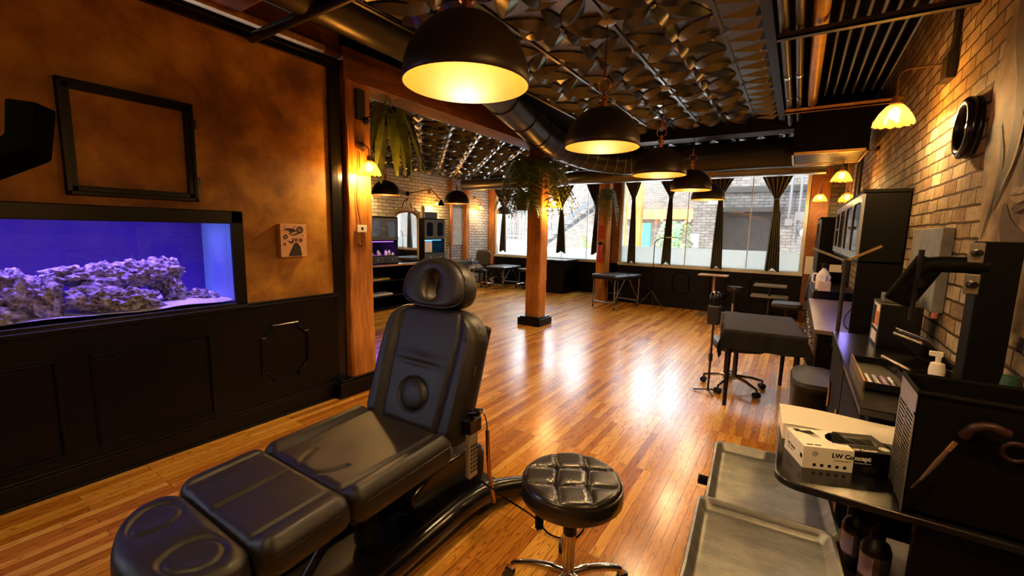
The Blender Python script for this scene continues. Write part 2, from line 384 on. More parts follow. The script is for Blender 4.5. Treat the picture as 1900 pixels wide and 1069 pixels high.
# back wall: black panelling under two big windows
shell('wall_back', 'black', (-3.9, .42, YB, YB + .16, 0, .90), (-3.9, .42, YB, YB + .16, 2.96, 3.5), (-3.95, -3.46, YB, YB + .16, 0, 3.5))
shell('wall_back_brick', 'brickx', (.40, XR, YB - .05, YB + .16, 0, 3.5))
shell('wall_back_left', 'black', (XF, -3.9, YBL, YBL + .16, 0, .84), (XF, -3.9, YBL, YBL + .16, 3.0, 3.4), (-3.98, -3.9, YB, YBL + .16, 0, 3.4))
for x0, x1 in ((-2.98, -2.62), (-2.22, -1.86), (-1.46, -1.08), (-.72, -.3)): moulding(octo(x0, x1, .30, .78, .06), .02, 'y', YB)
for x0, x1 in ((-4.75, -4.2),): moulding(octo(x0, x1, .28, .72, .06), .02, 'y', YBL)
shell('baseboard_back', 'black', (-3.9, .42, YB - .03, YB, 0, .12), (XF, -3.98, YBL - .03, YBL, 0, .12))
def window(n, x0, x1, z0, z1, y, bars, frost, ledge='whitepaint'):
    fr = MB()
    fr.bb(x0 - .02, x0 + .05, y - .04, y + .10, z0, z1); fr.bb(x1 - .05, x1 + .02, y - .04, y + .10, z0, z1)
    fr.bb(x0 - .02, x1 + .02, y - .04, y + .10, z1 - .05, z1 + .03); fr.bb(x0 - .02, x1 + .02, y - .08, y + .10, z0 - .05, z0 + .02)
    w = struct(fr.build('window_%d' % n, ledge, smooth=0, bevel=.005))
    bb_ = MB()
    for x in bars: bb_.bb(x - .008, x + .008, y + .03, y + .055, z0, z1)
    bb_.build('glazing_bar', 'white', w, smooth=0)
    g = MB(); g.bb(x0, x1, y + .045, y + .052, frost, z1); g.build('window_pane', 'glass', w, smooth=0)
    g = MB(); g.bb(x0, x1, y + .040, y + .056, z0, frost); g.build('frosted_film', 'frost', w, smooth=0)
    return w
window(1, -7.72, -4.02, .86, 2.96, YBL, (-6.6, -5.5, -4.75), 1.17)
window(2, -3.44, .12, .92, 2.93, YB, (-2.0, -.82), 1.31)
shell('trim_window_post', 'beam', (.14, .41, YB - .10, YB + .02, 0, 3.2), (-3.66, -3.47, YB - .06, YB + .02, .9, 3.0))
shell('trim_wood_corner', 'post', (XF, XF + .20, YBL - .08, YBL, .0, 3.0), (XF, XF + .12, 9.6, 9.72, 0, 3.0))
# ceilings: embossed black flower tiles
def flower_ceiling(name, x0, nx, y0, ny, z, s=.61):
    b = MB(); b.bb(x0, x0 + nx * s, y0, y0 + ny * s, z, z + .03)
    for i in range(nx):
        for j in range(ny):
            cx, cy = x0 + (i + .5) * s, y0 + (j + .5) * s
            for k in range(8):
                a = k * PI / 4 + (PI / 8 if 0 else 0); L = s * (.49 if k % 2 == 0 else .66); Wd = s * (.088 if k % 2 == 0 else .112)
                vs = []; N = 7
                for q in range(N + 1):
                    u = q / N; r = .02 + (L - .02) * u; w = Wd * math.sin(PI * min(1, max(0, u)) ** .85) ** .8 if 0 < u < 1 else 0.002
                    hz = .010 + .046 * math.sin(PI * u) ** .8
                    for (ww, hh) in ((-w, .0), (-w * .97, .010), (0, hz), (w * .97, .010), (w, .0)):
                        vs.append((cx + r * math.cos(a) - ww * math.sin(a), cy + r * math.sin(a) + ww * math.cos(a), z - hh))
                fs = [(q * 5 + m, q * 5 + m + 1, (q + 1) * 5 + m + 1, (q + 1) * 5 + m) for q in range(N) for m in range(4)]
                b.add(vs, fs)
            b.ball((cx, cy, z - .012), .022, 8, (1, 1, .8))
            # concave diamonds between the petals
            for sx, sy in ((1, 0), (0, 1)):
                mx, my = cx + sx * s / 2, cy + sy * s / 2
                d = .055; e = .13
                px, py = (d, e) if sx else (e, d)
                b.add([(mx - px, my, z), (mx, my - py, z), (mx + px, my, z), (mx, my + py, z), (mx, my, z - .022)], [(0, 1, 4), (1, 2, 4), (2, 3, 4), (3, 0, 4)])
    for i in range(nx + 1): b.bb(x0 + i * s - .011, x0 + i * s + .011, y0, y0 + ny * s, z - .012, z)
    return struct(b.build(name, 'ceil', smooth=14))
flower_ceiling('ceiling', -2.385, 3, -2.37, 14, 3.0)
flower_ceiling('ceiling_left', XF, 7, 2.42, 14, 3.0)
b = MB(); b.bb(-.555 + .0, -.30, -2.37, 6.17, 3.0, 3.03)
for j in range(14):
    for k in range(3):
        y = -2.37 + (j + .5) * .61; b.add([(-.555, y + (k - 1) * .2, 3.0), (-.31, y + (k - 1) * .2 - .08, 3.0), (-.31, y + (k - 1) * .2 + .08, 3.0), (-.36, y + (k - 1) * .2, 2.965)], [(0, 1, 3), (0, 3, 2), (1, 2, 3)])
struct(b.build('ceiling_edge', 'ceil', smooth=0))
flower_ceiling('ceiling_back', -2.385, 5, 6.5, 5, 3.0)
shell('ceiling_upper', 'blackmatte', (XF - .2, XR + .2, YN - .2, YBL + .3, 3.42, 3.5))
shell('trim_ceiling_frame', 'black', (-.30, -.24, -2.37, 6.2, 2.93, 3.10), (-2.41, -2.385, -2.37, 6.2, 2.98, 3.06), (-2.4, XR, 6.17, 6.45, 2.86, 3.10), (-3.83, -3.80, 2.42, YBL, 2.93, 3.05))
# timber frame
shell('beam_timber', 'beam', (-3.80, -3.50, 2.56, YBL, 2.93, 3.20), (-3.80, -3.55, YN, 2.56, 3.10, 3.30))
shell('trim_beam_board', 'lightwood', (-3.57, -3.525, YN, 2.40, 3.10, 3.15))
shell('beam_joist', 'beam', (XL - .1, -3.04, 1.45, 1.7, 3.12, 3.42), (XL - .1, -3.04, 3.5, 3.75, 3.12, 3.42), (XL - .1, -3.04, -.4, -.15, 3.12, 3.42))
def post(name, x0, x1, y0, y1, zb, ztop, mt='post', chip=0):
    n = 26; vs = []; rnd = random.Random(int(abs(x0) * 100 + y0))
    for i in range(n + 1):
        z = zb + (ztop - zb) * i / n; k = .012 if chip and z > .62 else 0
        j = lambda: (rnd.random() - .5) * .006
        c = .02
        for (x, y) in ((x0 + c, y0 + k), (x1 - c, y0 + k), (x1 - k, y0 + c), (x1 - k, y1 - c), (x1 - c, y1 - k), (x0 + c, y1 - k), (x0 + k, y1 - c), (x0 + k, y0 + c)): vs.append((x + j(), y + j(), z))
    fs = [(i * 8 + k, i * 8 + (k + 1) % 8, (i + 1) * 8 + (k + 1) % 8, (i + 1) * 8 + k) for i in range(n) for k in range(8)] + [tuple(range(8)), tuple(range(n * 8, n * 8 + 8))]
    return struct(MB().add(vs, fs).build(name, mt, smooth=30))
p = post('column_timber', -3.78, -3.50, 2.57, 2.86, .14, 2.93, chip=1)
q = MB(); q.bb(-3.84, -3.45, 2.40, 2.90, 0, .145); q.bb(-3.82, -3.47, 2.43, 2.88, .145, .165); struct(q.build('baseboard_column', 'black', smooth=0, bevel=.006))
p = post('column_timber', -3.86, -3.58, 6.34, 6.60, .13, 2.93)
q = MB(); q.bb(-3.94, -3.50, 6.24, 6.68, 0, .125); q.bb(-3.91, -3.53, 6.27, 6.65, .125, .145); struct(q.build('baseboard_column', 'black', smooth=0, bevel=.006))
p = post('column_timber', -3.86, -3.62, 9.45, 9.72, 0, 2.93)
# exterior courtyard
shell('ground_courtyard', 'concrete', (-22, 8, YBL + .16, 30, -.3, 0.0))
shell('wall_courtyard', 'brickx', (-2.5, -1.75, 13.0, 13.25, 0, 3.8), (-.4, 3.5, 13.0, 13.25, 0, 3.8), (-1.75, -.4, 13.0, 13.25, 2.28, 3.8), (-2.5, -2.25, 13.2, 19, 0, 3.8))
shell('trim_lintel', 'darkmetal', (-1.9, .7, 12.93, 13.0, 2.72, 2.86), (-1.8, -.38, 12.95, 13.0, 2.22, 2.34))
shell('door_courtyard', 'darkmetal', (-1.75, -.4, 13.12, 13.2, 0, 2.28))
shell('wall_courtyard_far', 'brickx', (-20, -2.5, 19, 19.2, 0, 4.6))
shell('wall_courtyard_left', 'brickx', (-14.2, -9.4, 14.6, 14.8, 0, 4.2))
# ================================================================ LAMPS
def make_pendant(loc, cordtop, label, group, s=1.0, lit=True, energy=30):
    r = root('pendant_lamp', loc, 0, label, 'pendant lamp', group)
    R, Hh = .25 * s, .262 * s
    prof = [(R * math.cos(a), Hh * math.sin(a) ** .96) for a in [i / 13 * PI / 2 * .97 for i in range(14)]]
    b = MB(); b.lathe([(R, 0)] + [(x + .003, z + .002) for x, z in prof] + [(0.001, Hh + .004)], n=48); b.build('lamp_shade', 'shadeout', r, 60)
    b = MB(); b.lathe([(R - .001, .0)] + [(x - .002, z - .001) for x, z in prof], n=48); b.build('shade_lining', 'gold', r, 60, label='matt gold lining')
    b = MB(); b.lathe([(.0, -.035), (.02, -.03), (.034, -.005), (.036, .02), (.022, .05), (.016, .07)], (0, 0, .145 * s), 16); b.build('bulb', 'bulb' if lit else 'white', r, 60)
    b = MB(); b.lathe([(.02, 0), (.02, .05), (.03, .055), (.03, .075), (.012, .09), (.012, .12)], (0, 0, Hh - .005), 14)
    b.tube([(.045 * math.cos(a), 0, Hh + .145 + .045 * math.sin(a)) for a in [2 * PI * i / 20 for i in range(20)]], .004, 6, closed=True)
    b.cyl((0, 0, Hh + .185), (0, 0, Hh + .26), .012, .009, 10); b.build('hanging_ring', 'copper', r, 40)
    L = cordtop - loc[2]
    b = MB(); b.cyl((0, 0, Hh + .25), (0, 0, L - .02), .0035, n=6); b.build('cord', 'blackmatte', r, 40)
    b = MB(); b.lathe([(0, -.03), (.03, -.028), (.058, -.01), (.06, 0)], (0, 0, L), 20); b.build('ceiling_cup', 'greymetal', r, 40)
    if lit: point('pendant_light', (0, 0, .10 * s), energy, (1, .66, .30), .035, r)
    return r
PE = 40
make_pendant((-1.165, 1.42, 2.19), 3.0, 'largest gold lined black dome pendant, nearest the camera', 'row of dome pendants down the room', energy=PE)
make_pendant((-1.175, 2.89, 2.19), 3.0, 'second dome pendant of the main row, its ring against the lit tiles', 'row of dome pendants down the room', energy=PE)
make_pendant((-1.19, 4.42, 2.18), 3.0, 'third dome pendant of the main row, between two lit domes', 'row of dome pendants down the room', energy=PE)
make_pendant((-1.22, 6.08, 2.18), 3.0, 'fourth dome pendant of the main row, partly behind the third', 'row of dome pendants down the room', energy=PE)
make_pendant((-1.26, 7.62, 2.165), 3.0, 'farthest dome pendant of the main row, in front of a curtain', 'row of dome pendants down the room', energy=PE)
for y in (-.5,):  # added pendant, continues the row out of view to light the foreground
    make_pendant((-1.165, y, 2.19), 3.0, 'added gold lined black dome pendant behind the camera, unseen, lighting the foreground', 'row of dome pendants down the room', energy=PE)
gl = 'dome pendants in the side bay'
make_pendant((-6.33, 5.45, 2.2), 3.0, 'black dome pendant below the fern beside the near timber post', gl, energy=24)
make_pendant((-5.80, 6.80, 2.12), 3.0, 'black dome pendant hanging before the pale brick side wall', gl, energy=24)
make_pendant((-7.05, 10.35, 2.07), 3.0, 'small dark dome pendant hanging before the leftmost curtain', gl, s=.85, lit=False)
make_pendant((-5.15, 8.1, 2.72), 3.0, 'unlit black dome pulled up close under the side bay ceiling', gl, s=.9, lit=False)

def make_sconce(loc, rz, arm, label, group, energy=12, drop=.17):
    """loc = wall plate; arm runs along local +x"""
    r = root('wall_sconce', loc, rz, label, 'wall lamp', group)
    b = MB(); b.lathe([(0, .035), (.02, .033), (.045, .02), (.05, .006), (.052, 0)], n=20, M4=Matrix.Rotation(PI / 2, 4, 'Y')); b.build('wall_plate', 'brass', r, 40)
    b = MB(); b.tube(bez([(.02, 0, 0), (arm * .6, 0, .0), (arm - .03, 0, -.005), (arm - .004, 0, -.03), (arm, 0, -.07), (arm, 0, -drop)], 5), .006, 8)
    b.cyl((arm, 0, -drop + .01), (arm, 0, -drop - .04), .022, .026, 14); b.build('arm', 'brass', r, 40)
    b = MB(); z0 = -drop - .03
    prof = [(.024, 0), (.045, -.018), (.07, -.05), (.088, -.085), (.098, -.11), (.103, -.135)]
    def wob(th, i): return 1 + (.0, .01, .02, .035, .05, .06)[i] * abs(math.sin(th * 7))
    vs = []; n = 84; fs = []
    for i, (rr, z) in enumerate(prof):
        for k in range(n):
            th = 2 * PI * k / n; q = rr * wob(th, i); zz = z0 + z + (.012 * (1 - abs(math.sin(th * 7))) if i == 5 else 0)
            vs.append((arm + q * math.cos(th), q * math.sin(th), zz))
    for i in range(5):
        for k in range(n): fs.append((i * n + k, i * n + (k + 1) % n, (i + 1) * n + (k + 1) % n, (i + 1) * n + k))
    b.add(vs, fs); o = b.build('glass_shade', 'amber', r, 60)
    b = MB(); b.ball((arm, 0, z0 - .06), .032, 12, (1, 1, 1.2)); b.build('bulb', 'bulb', r, 60)
    point('sconce_light', (arm, 0, z0 - .13), energy * 2.0, (1, .58, .20), .03, r)
    return r
g = 'scalloped amber wall lamps'
make_sconce((XR, 3.74, 2.67), PI, .235, 'lit scalloped wall lamp highest on the right brick wall, nearest the camera', g, 20)
make_sconce((XR, 6.5, 2.60), PI, .31, 'lit scalloped wall lamp on the right brick wall under the air unit', g, 9)
make_sconce((XR, 9.2, 2.55), PI, .42, 'small lit wall lamp before the orange panel right of the window', g, 12)
make_sconce((XR, 7.9, 2.45), PI, .14, 'faint small wall lamp between beige pipes on the right brick wall', g, 5)
make_sconce((XR, .95, 2.55), PI, .235, 'added scalloped wall lamp above the cart, unseen, brightening the foreground', g, 15)  # added lamp outside the view, brightens the cart and glove box
make_sconce((-3.50, 2.72, 2.36), 0, .12, 'bright wall lamp on the near timber post beside the fern', g, 15, drop=.10)
make_sconce((-3.58, 6.47, 2.33), 0, .16, 'lit wall lamp on the centre timber post under the fern', g, 12)
make_sconce((XF, 6.15, 2.55), 0, .25, 'lit wall lamp seen low behind the near timber post', g, 14)
make_sconce((XF, 8.25, 2.50), 0, .25, 'lit wall lamp on the pale brick wall left of the adjustable lamp', g, 16)
make_sconce((XF, 10.1, 2.50), 0, .22, 'lit wall lamp on the pale brick wall nearest the windows', g, 12)
# ================================================================ DUCTS, PIPES
def ring_duct(name, pts, r, label, m='duct', seg=None, n=28):
    rt = root(name, (0, 0, 0), 0, label, 'duct')
    b = MB(); b.tube(pts, r, n, cap=True); b.build('duct_pipe', m, rt, 40)
    return rt
P_ = bez([(-2.78, -2.4, 3.17), (-2.78, 1, 3.17), (-2.80, 3.4, 3.15), (-2.98, 4.6, 3.05), (-3.12, 5.6, 2.93), (-3.0, 6.5, 2.83), (-2.55, 7.08, 2.77), (-1.9, 7.2, 2.76), (0.0, 7.2, 2.76), (.40, 7.2, 2.76)], 7)
d1 = ring_duct('air_duct', P_, .205, 'big black round air duct bending from the left beam to the window side')
for k in (4, 9, 13, 18, 22, 26):
    a, c = P_[k], P_[k + 1]; t = (c - a).normalized() * .012
    b = MB(); b.tube([a - t, a + t], .216, 28); b.build('joint_band', 'duct', d1, 40)
for k in range(27, 50, 2):
    a, c = P_[k], P_[min(k + 1, len(P_) - 1)]; t = (c - a).normalized() * .008
    b = MB(); b.tube([a - t, a + t], .212, 28); b.build('joint_band', 'silverduct', d1, 40)
Q_ = bez([(-7.7, 9.3, 2.79), (-5.2, 9.35, 2.79), (-4.6, 9.2, 2.79), (-4.2, 9.0, 2.79), (-3.6, 8.95, 2.78), (-2.7, 8.95, 2.78), (.3, 8.95, 2.78)], 5)
ring_duct('air_duct', Q_, .14, 'slimmer bright air duct running just inside the back windows', 'silverduct', n=22)
def pipe(pts, r, label, m, cat='pipe', name='conduit_pipe', group=None):
    b = MB(); b.tube(pts, r, 12); return tag(b.build(name, m, smooth=40), label, cat, group)
for i, (x, r, lab) in enumerate(((-.185, .028, 'thicker dark ceiling pipe beside the edge of the flower tiles'), (-.105, .024, 'second dark ceiling pipe from the flower tiles'))):
    o = root('ceiling_pipe', (0, 0, 0), 0, lab, 'pipe')
    b = MB(); b.cyl((x, -2.4, 2.9), (x, 6.1, 2.9), r, n=14); b.build('pipe_run', 'darkmetal', o, 40)
    for y in (.9, 2.6, 4.25, 4.9): 
        b = MB(); b.cyl((x, y, 2.9), (x, y + .05, 2.9), r + .007, n=14); b.build('coupling', 'chrome', o, 40)
pipe([(.0, -2.4, 2.93), (.0, 5.35, 2.93)], .042, 'tan painted pipe running along the open ceiling', 'tan')
for i, x in enumerate((.10, .17, .24, .31, .38, .45, .52)):
    lab = ['first thin conduit beside the tan pipe', 'second thin conduit from the tan pipe', 'third thin conduit from the tan pipe', 'middle thin conduit of the ceiling rack', 'fifth thin conduit from the tan pipe', 'sixth thin conduit from the tan pipe', 'thin conduit of the rack closest to the brick wall'][i]
    pipe([(x, -2.4, 2.97), (x, 5.3, 2.97)], .0115, lab, 'darkmetal', group='thin conduits on the ceiling rack')
for y, lab in ((3.33, 'nearer steel strut carrying the ceiling conduits'), (5.3, 'farther steel strut carrying the ceiling conduits'), (1.3, 'steel strut carrying the ceiling conduits over the camera')):
    b = MB(); b.bb(-.22, XR, y - .02, y + .02, 2.83, 2.845); b.bb(-.22, XR, y - .02, y - .016, 2.83, 2.87); b.bb(-.22, XR, y + .016, y + .02, 2.83, 2.87)
    tag(b.build('support_strut', 'lightwood' if y > 5 else 'darkmetal', smooth=0), lab, 'strut')
# air unit
r = root('air_unit', (.20, 6.35, 2.52), 0, 'black boxed air unit with a slatted underside by the brick wall', 'air conditioner')
b = MB(); b.bb(-.34, .34, -.42, .45, .03, .46); b.build('housing', 'blackmatte', r, 0, bevel=.008)
b = MB(); 
for i in range(9): b.box((0, -.36 + i * .09, .012), (.62, .06, .008), M4=None)
b.build('grille', 'blackplastic', r, 0)
b = MB(); b.bb(-.34, .34, -.42, -.40, 0, .03); b.bb(-.34, .34, .43, .45, 0, .03); b.bb(-.34, -.32, -.42, .45, 0, .03); b.bb(.32, .34, -.42, .45, 0, .03); b.build('grille_frame', 'brass', r, 0)
for x, y, lab in ((.40, 9.80, 'beige vertical pipe at the far corner of the brick wall'), (.56, 8.1, 'beige vertical pipe on the right brick wall'), (.60, 7.35, 'dark vertical pipe on the right brick wall')):
    pipe([(x, y, 0.95), (x, y, 3.4)], .035, lab, 'lightwood' if 'beige' in lab else 'darkmetal')
pipe([(XF + .06, 9.0, .6), (XF + .06, 9.0, 3.0)], .03, 'slim vertical copper pipe on the pale brick wall', 'copper')
pipe([(-3.5, 1.78, 2.98), (-2.3, 1.78, 2.98)], .035, 'black sprinkler pipe crossing over the top of the ochre wall', 'blackplastic')
b = MB(); b.bb(XR - .02, XR, 3.62, 3.72, 2.60, 3.4); b.bb(XR - .045, XR, 3.60, 3.74, 2.55, 2.70); tag(b.build('cable_trunk', 'darkmetal', smooth=0, bevel=.004), 'dark vertical cable trunk above the nearest wall lamp', 'conduit')
# ================================================================ LEFT WALL THINGS
# aquarium
r = root('aquarium', (XL, .24, 1.0), 0, 'long aquarium glowing violet blue, set into the black panelled wall', 'aquarium')
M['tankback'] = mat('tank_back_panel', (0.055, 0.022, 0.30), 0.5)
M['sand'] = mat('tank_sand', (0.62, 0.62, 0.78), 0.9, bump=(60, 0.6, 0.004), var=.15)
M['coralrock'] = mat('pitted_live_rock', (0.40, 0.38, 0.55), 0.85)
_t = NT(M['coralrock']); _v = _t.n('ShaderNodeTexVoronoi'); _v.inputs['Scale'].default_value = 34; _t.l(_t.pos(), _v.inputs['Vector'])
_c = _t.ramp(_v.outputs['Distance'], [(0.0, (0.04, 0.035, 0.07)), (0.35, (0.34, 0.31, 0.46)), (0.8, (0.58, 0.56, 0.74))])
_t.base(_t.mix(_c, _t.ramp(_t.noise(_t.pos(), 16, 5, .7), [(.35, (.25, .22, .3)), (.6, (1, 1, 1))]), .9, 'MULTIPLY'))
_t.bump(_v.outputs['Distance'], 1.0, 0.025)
def fr(y0, y1, z0, z1, w, x): 
    b = MB(); b.bb(0, x, y0, y1, z0, z0 + w[0]); b.bb(0, x, y0, y1, z1 - w[1], z1); b.bb(0, x, y0, y0 + w[2], z0, z1); b.bb(0, x, y1 - w[2], y1, z0, z1); return b
b = fr(-1.45, 1.43, -.03, .715, (.05, .095, .085), .03); b.bb(.03, .05, -1.45, 1.43, -.03, -.005); b.build('frame', 'black', r, 0, bevel=.006)
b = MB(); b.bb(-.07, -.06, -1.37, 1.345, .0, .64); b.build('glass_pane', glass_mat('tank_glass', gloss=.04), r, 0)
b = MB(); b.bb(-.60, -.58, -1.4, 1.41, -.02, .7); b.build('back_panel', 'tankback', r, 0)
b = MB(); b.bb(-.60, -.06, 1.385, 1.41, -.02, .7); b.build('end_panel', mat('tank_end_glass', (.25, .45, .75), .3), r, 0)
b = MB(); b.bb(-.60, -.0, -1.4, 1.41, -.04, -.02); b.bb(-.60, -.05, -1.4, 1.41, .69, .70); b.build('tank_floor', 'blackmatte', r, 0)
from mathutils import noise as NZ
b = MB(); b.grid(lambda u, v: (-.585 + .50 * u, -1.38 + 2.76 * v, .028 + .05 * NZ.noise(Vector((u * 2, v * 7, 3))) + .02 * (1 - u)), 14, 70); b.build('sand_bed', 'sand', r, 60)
b = MB(); b.bb(-.5, -.12, -1.3, 1.3, .655, .675); b.build('light_strip', mat('tank_lamp', (.3, .3, 1), .4, emit=((0.30, 0.22, 1.0), 1.2)), r, 0, label='glowing blue strip light')
for yy in (-.9, .0, .9):
    l = bpy.data.lights.new('tank_light', 'AREA'); l.shape = 'RECTANGLE'; l.size = .30; l.size_y = .9; l.energy = 3.9; l.color = (.36, .19, 1.0); l.spread = math.radians(75)
    o = bpy.data.objects.new('tank_light', l); COL.objects.link(o); o.parent = r; o.location = (-.30, yy, .645)
b = MB(); b.bb(-.075, -.072, -1.37, 1.345, .628, .634); b.build('water_line_glow', mat('water_line_glow', (.6, .7, 1), .2, emit=((.5, .55, 1), 1.2)), r, 0)  # bright water line as a thin self-glowing bar, light put into its emission
def rock(y, x, z, sy, sx, sz, seed, label):
    n = 30; N = NZ
    b = MB(); vs = []
    def f(u, v):
        th, ph = 2 * PI * u, PI * v
        d = Vector((math.sin(ph) * math.cos(th), math.sin(ph) * math.sin(th), math.cos(ph)))
        k = 1 + .38 * N.noise(d * 1.6 + Vector((seed, 0, 0))) + .30 * N.noise(d * 4 + Vector((0, seed, 0))) - .22 * abs(N.noise(d * 9 + Vector((seed, 0, 2)))) - .10 * abs(N.noise(d * 18 + Vector((seed, 3, 2))))
        return (x + d.x * sx * k, y + d.y * sy * k, max(z + d.z * sz * k, 1.03))
    b.grid(f, 44, 26); return tag(b.build('live_rock', 'coralrock', smooth=50), label, 'rock', 'rocks in the aquarium')
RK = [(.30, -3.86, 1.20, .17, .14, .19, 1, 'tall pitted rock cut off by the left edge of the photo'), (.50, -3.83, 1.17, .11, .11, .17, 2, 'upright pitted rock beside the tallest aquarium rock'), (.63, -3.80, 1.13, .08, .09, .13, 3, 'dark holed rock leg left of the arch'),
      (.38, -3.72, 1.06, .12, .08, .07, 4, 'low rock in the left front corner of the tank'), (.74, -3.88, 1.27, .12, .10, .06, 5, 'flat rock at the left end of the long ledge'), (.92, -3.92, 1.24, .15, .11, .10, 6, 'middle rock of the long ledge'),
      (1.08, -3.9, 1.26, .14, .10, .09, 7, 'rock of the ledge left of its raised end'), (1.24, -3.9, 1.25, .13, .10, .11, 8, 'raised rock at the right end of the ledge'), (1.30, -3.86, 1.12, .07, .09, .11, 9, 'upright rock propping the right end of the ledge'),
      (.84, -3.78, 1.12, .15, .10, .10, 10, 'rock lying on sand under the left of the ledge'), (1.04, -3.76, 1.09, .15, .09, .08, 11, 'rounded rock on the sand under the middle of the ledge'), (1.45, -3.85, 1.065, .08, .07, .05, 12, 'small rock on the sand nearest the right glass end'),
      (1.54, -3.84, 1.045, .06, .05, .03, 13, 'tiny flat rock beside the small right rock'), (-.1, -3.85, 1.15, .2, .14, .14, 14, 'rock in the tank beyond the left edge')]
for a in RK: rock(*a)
# empty moulding frame above the tank
r = root('picture_frame', (XL, 1.055, 2.097), 0, 'empty black wooden frame hung above the aquarium', 'picture frame')
b = MB()
def framebox(b, w, h, t, x0, x1, ):
    b.bb(x0, x1, -w / 2, w / 2, h / 2 - t, h / 2); b.bb(x0, x1, -w / 2, w / 2, -h / 2, -h / 2 + t); b.bb(x0, x1, -w / 2, -w / 2 + t, -h / 2, h / 2); b.bb(x0, x1, w / 2 - t, w / 2, -h / 2, h / 2)
framebox(b, .665, .655, .055, 0, .028); framebox(b, .665, .655, .025, .028, .036); b.build('frame', 'black', r, 0, bevel=.005)
b = MB(); 
for zz in (.17, -.22): b = MB(); b.bb(.005, .03, .335, .348, zz, zz + .06); b.build('hinge', 'darkmetal', r, 0)
# small canvas
r = root('canvas_picture', (XL, 2.055, 1.493), 0, 'small pinkish canvas with black drawn shapes, right of the aquarium', 'picture')
b = MB(); b.bb(0, .045, -.112, .112, -.137, .137); b.build('canvas', mat('canvas_cream', (.72, .42, .28), .8, var=.1), r, 0, bevel=.002)
M['ink'] = mat('black_ink', (.015, .01, .015), .6)
b = MB(); RY = Matrix(((0, 0, 1, .0452), (1, 0, 0, 0), (0, 1, 0, 0), (0, 0, 0, 1)))
def blob(pts): b.prism(pts, .0012, RY)
def ringp(cx, cy, ro, ri, n=18):
    vs = []; 
    for k in range(n):
        a = 2 * PI * k / n
        for rr in (ro, ri): vs.append((cx + rr * math.cos(a), cy + rr * math.sin(a), .0012))
    b.add(vs, [(2 * k, 2 * ((k + 1) % n), 2 * ((k + 1) % n) + 1, 2 * k + 1) for k in range(n)], RY)
blob([(-.05, -.130), (-.03, -.085), (0, -.03), (.012, -.018), (.03, -.02), (.055, -.055), (.068, -.13)])
ringp(.055, .088, .030, .016); ringp(.055, .088, .008, .001); ringp(-.07, .03, .018, .008); ringp(-.08, -.03, .012, .005); ringp(.02, .005, .013, .006); ringp(.06, .003, .016, .007)
blob([(-.085, .088), (-.06, .102), (.0, .1), (.025, .082), (.012, .072), (-.02, .062), (-.045, .085)]); blob([(-.02, .045), (.03, .062), (.05, .058), (.02, .048), (-.015, .04)])
blob([(-.05, .055), (-.03, .062), (-.012, .052), (-.03, .054)]); blob([(-.05, .0), (-.02, -.012), (-.01, .015), (0, .02), (-.005, -.02), (-.03, -.025)]); blob([(-.085, .11), (-.072, .12), (-.068, .112)]); blob([(.0, .115), (.02, .12), (.01, .108)]); blob([(.08, .05), (.086, .035), (.08, .038)])
b.build('drawing', 'ink', r, 0)
# dark angled arm at the left edge
r = root('monitor_arm', (-1.2, .18, 1.6), 0, 'dark angled metal arm reaching in at the left edge of the photo', 'lamp arm')
b = MB(); b.tube([(0, -.30, -.16), (0, -.06, .10), (0, .02, .15), (0, .03, .23)], [.032, .034, .036, .034], 4); b.build('arm', 'armblack', r, 20, bevel=.005)
b = MB(); b.tube([(0, -.30, -.16), (0, -.5, -.5), (0, -.62, -1.6)], .03, 4); b.build('stand_pole', 'blackplastic', r, 20)
b = MB(); b.lathe([(0, .03), (.2, .02), (.22, 0)], (0, -.62, -1.6), 24); b.build('base', 'blackplastic', r, 30)
# thermostat, hook, cord and sensor on the near post
r = root('thermostat', (-3.50, 2.70, 1.60), 0, 'white square thermostat on the near timber post', 'thermostat')
b = MB(); b.bb(0, .025, -.055, .055, -.035, .035); b.build('case', 'white', r, 0, bevel=.004)
b = MB(); b.bb(.025, .0265, -.012, .012, -.008, .014); b.build('display', 'black', r, 0)
b = MB(); b.tube(bez([(0, -.01, 0), (.035, -.01, -.015), (.04, -.01, .01)]), .004, 6); b.tube(bez([(0, 0, 0), (.03, .01, -.01), (.045, .03, -.01), (.045, .035, .01)]), .004, 6); b.ball((0, 0, 0), .014, 8)
o = tag(b.build('coat_hook', 'copper', smooth=40), 'small dark metal hook under the thermostat', 'hook'); o.location = (-3.495, 2.68, 1.45)
b = MB(); b.tube(bez([(-3.495, 2.69, 2.85), (-3.49, 2.66, 2.5), (-3.49, 2.70, 2.25), (-3.492, 2.66, 1.9), (-3.49, 2.69, 1.64)], 8), .0035, 6); tag(b.build('thermostat_cable', 'blackmatte', smooth=40), 'thin dark cable running down the near timber post to the thermostat', 'cable')
r = root('motion_sensor', (-3.47, 2.72, 2.62), 0, 'dark motion sensor fixed high on the near timber post', 'sensor')
b = MB(); b.bb(-.03, .0, -.05, .04, -.02, .25); b.build('bracket', 'darkmetal', r, 0, bevel=.003)
b = MB(); b.ball((.03, .02, -.03), .032, 12); b.cyl((.0, .02, .0), (.10, .05, .01), .006, n=8); b.build('sensor_head', 'blackgloss', r, 40)
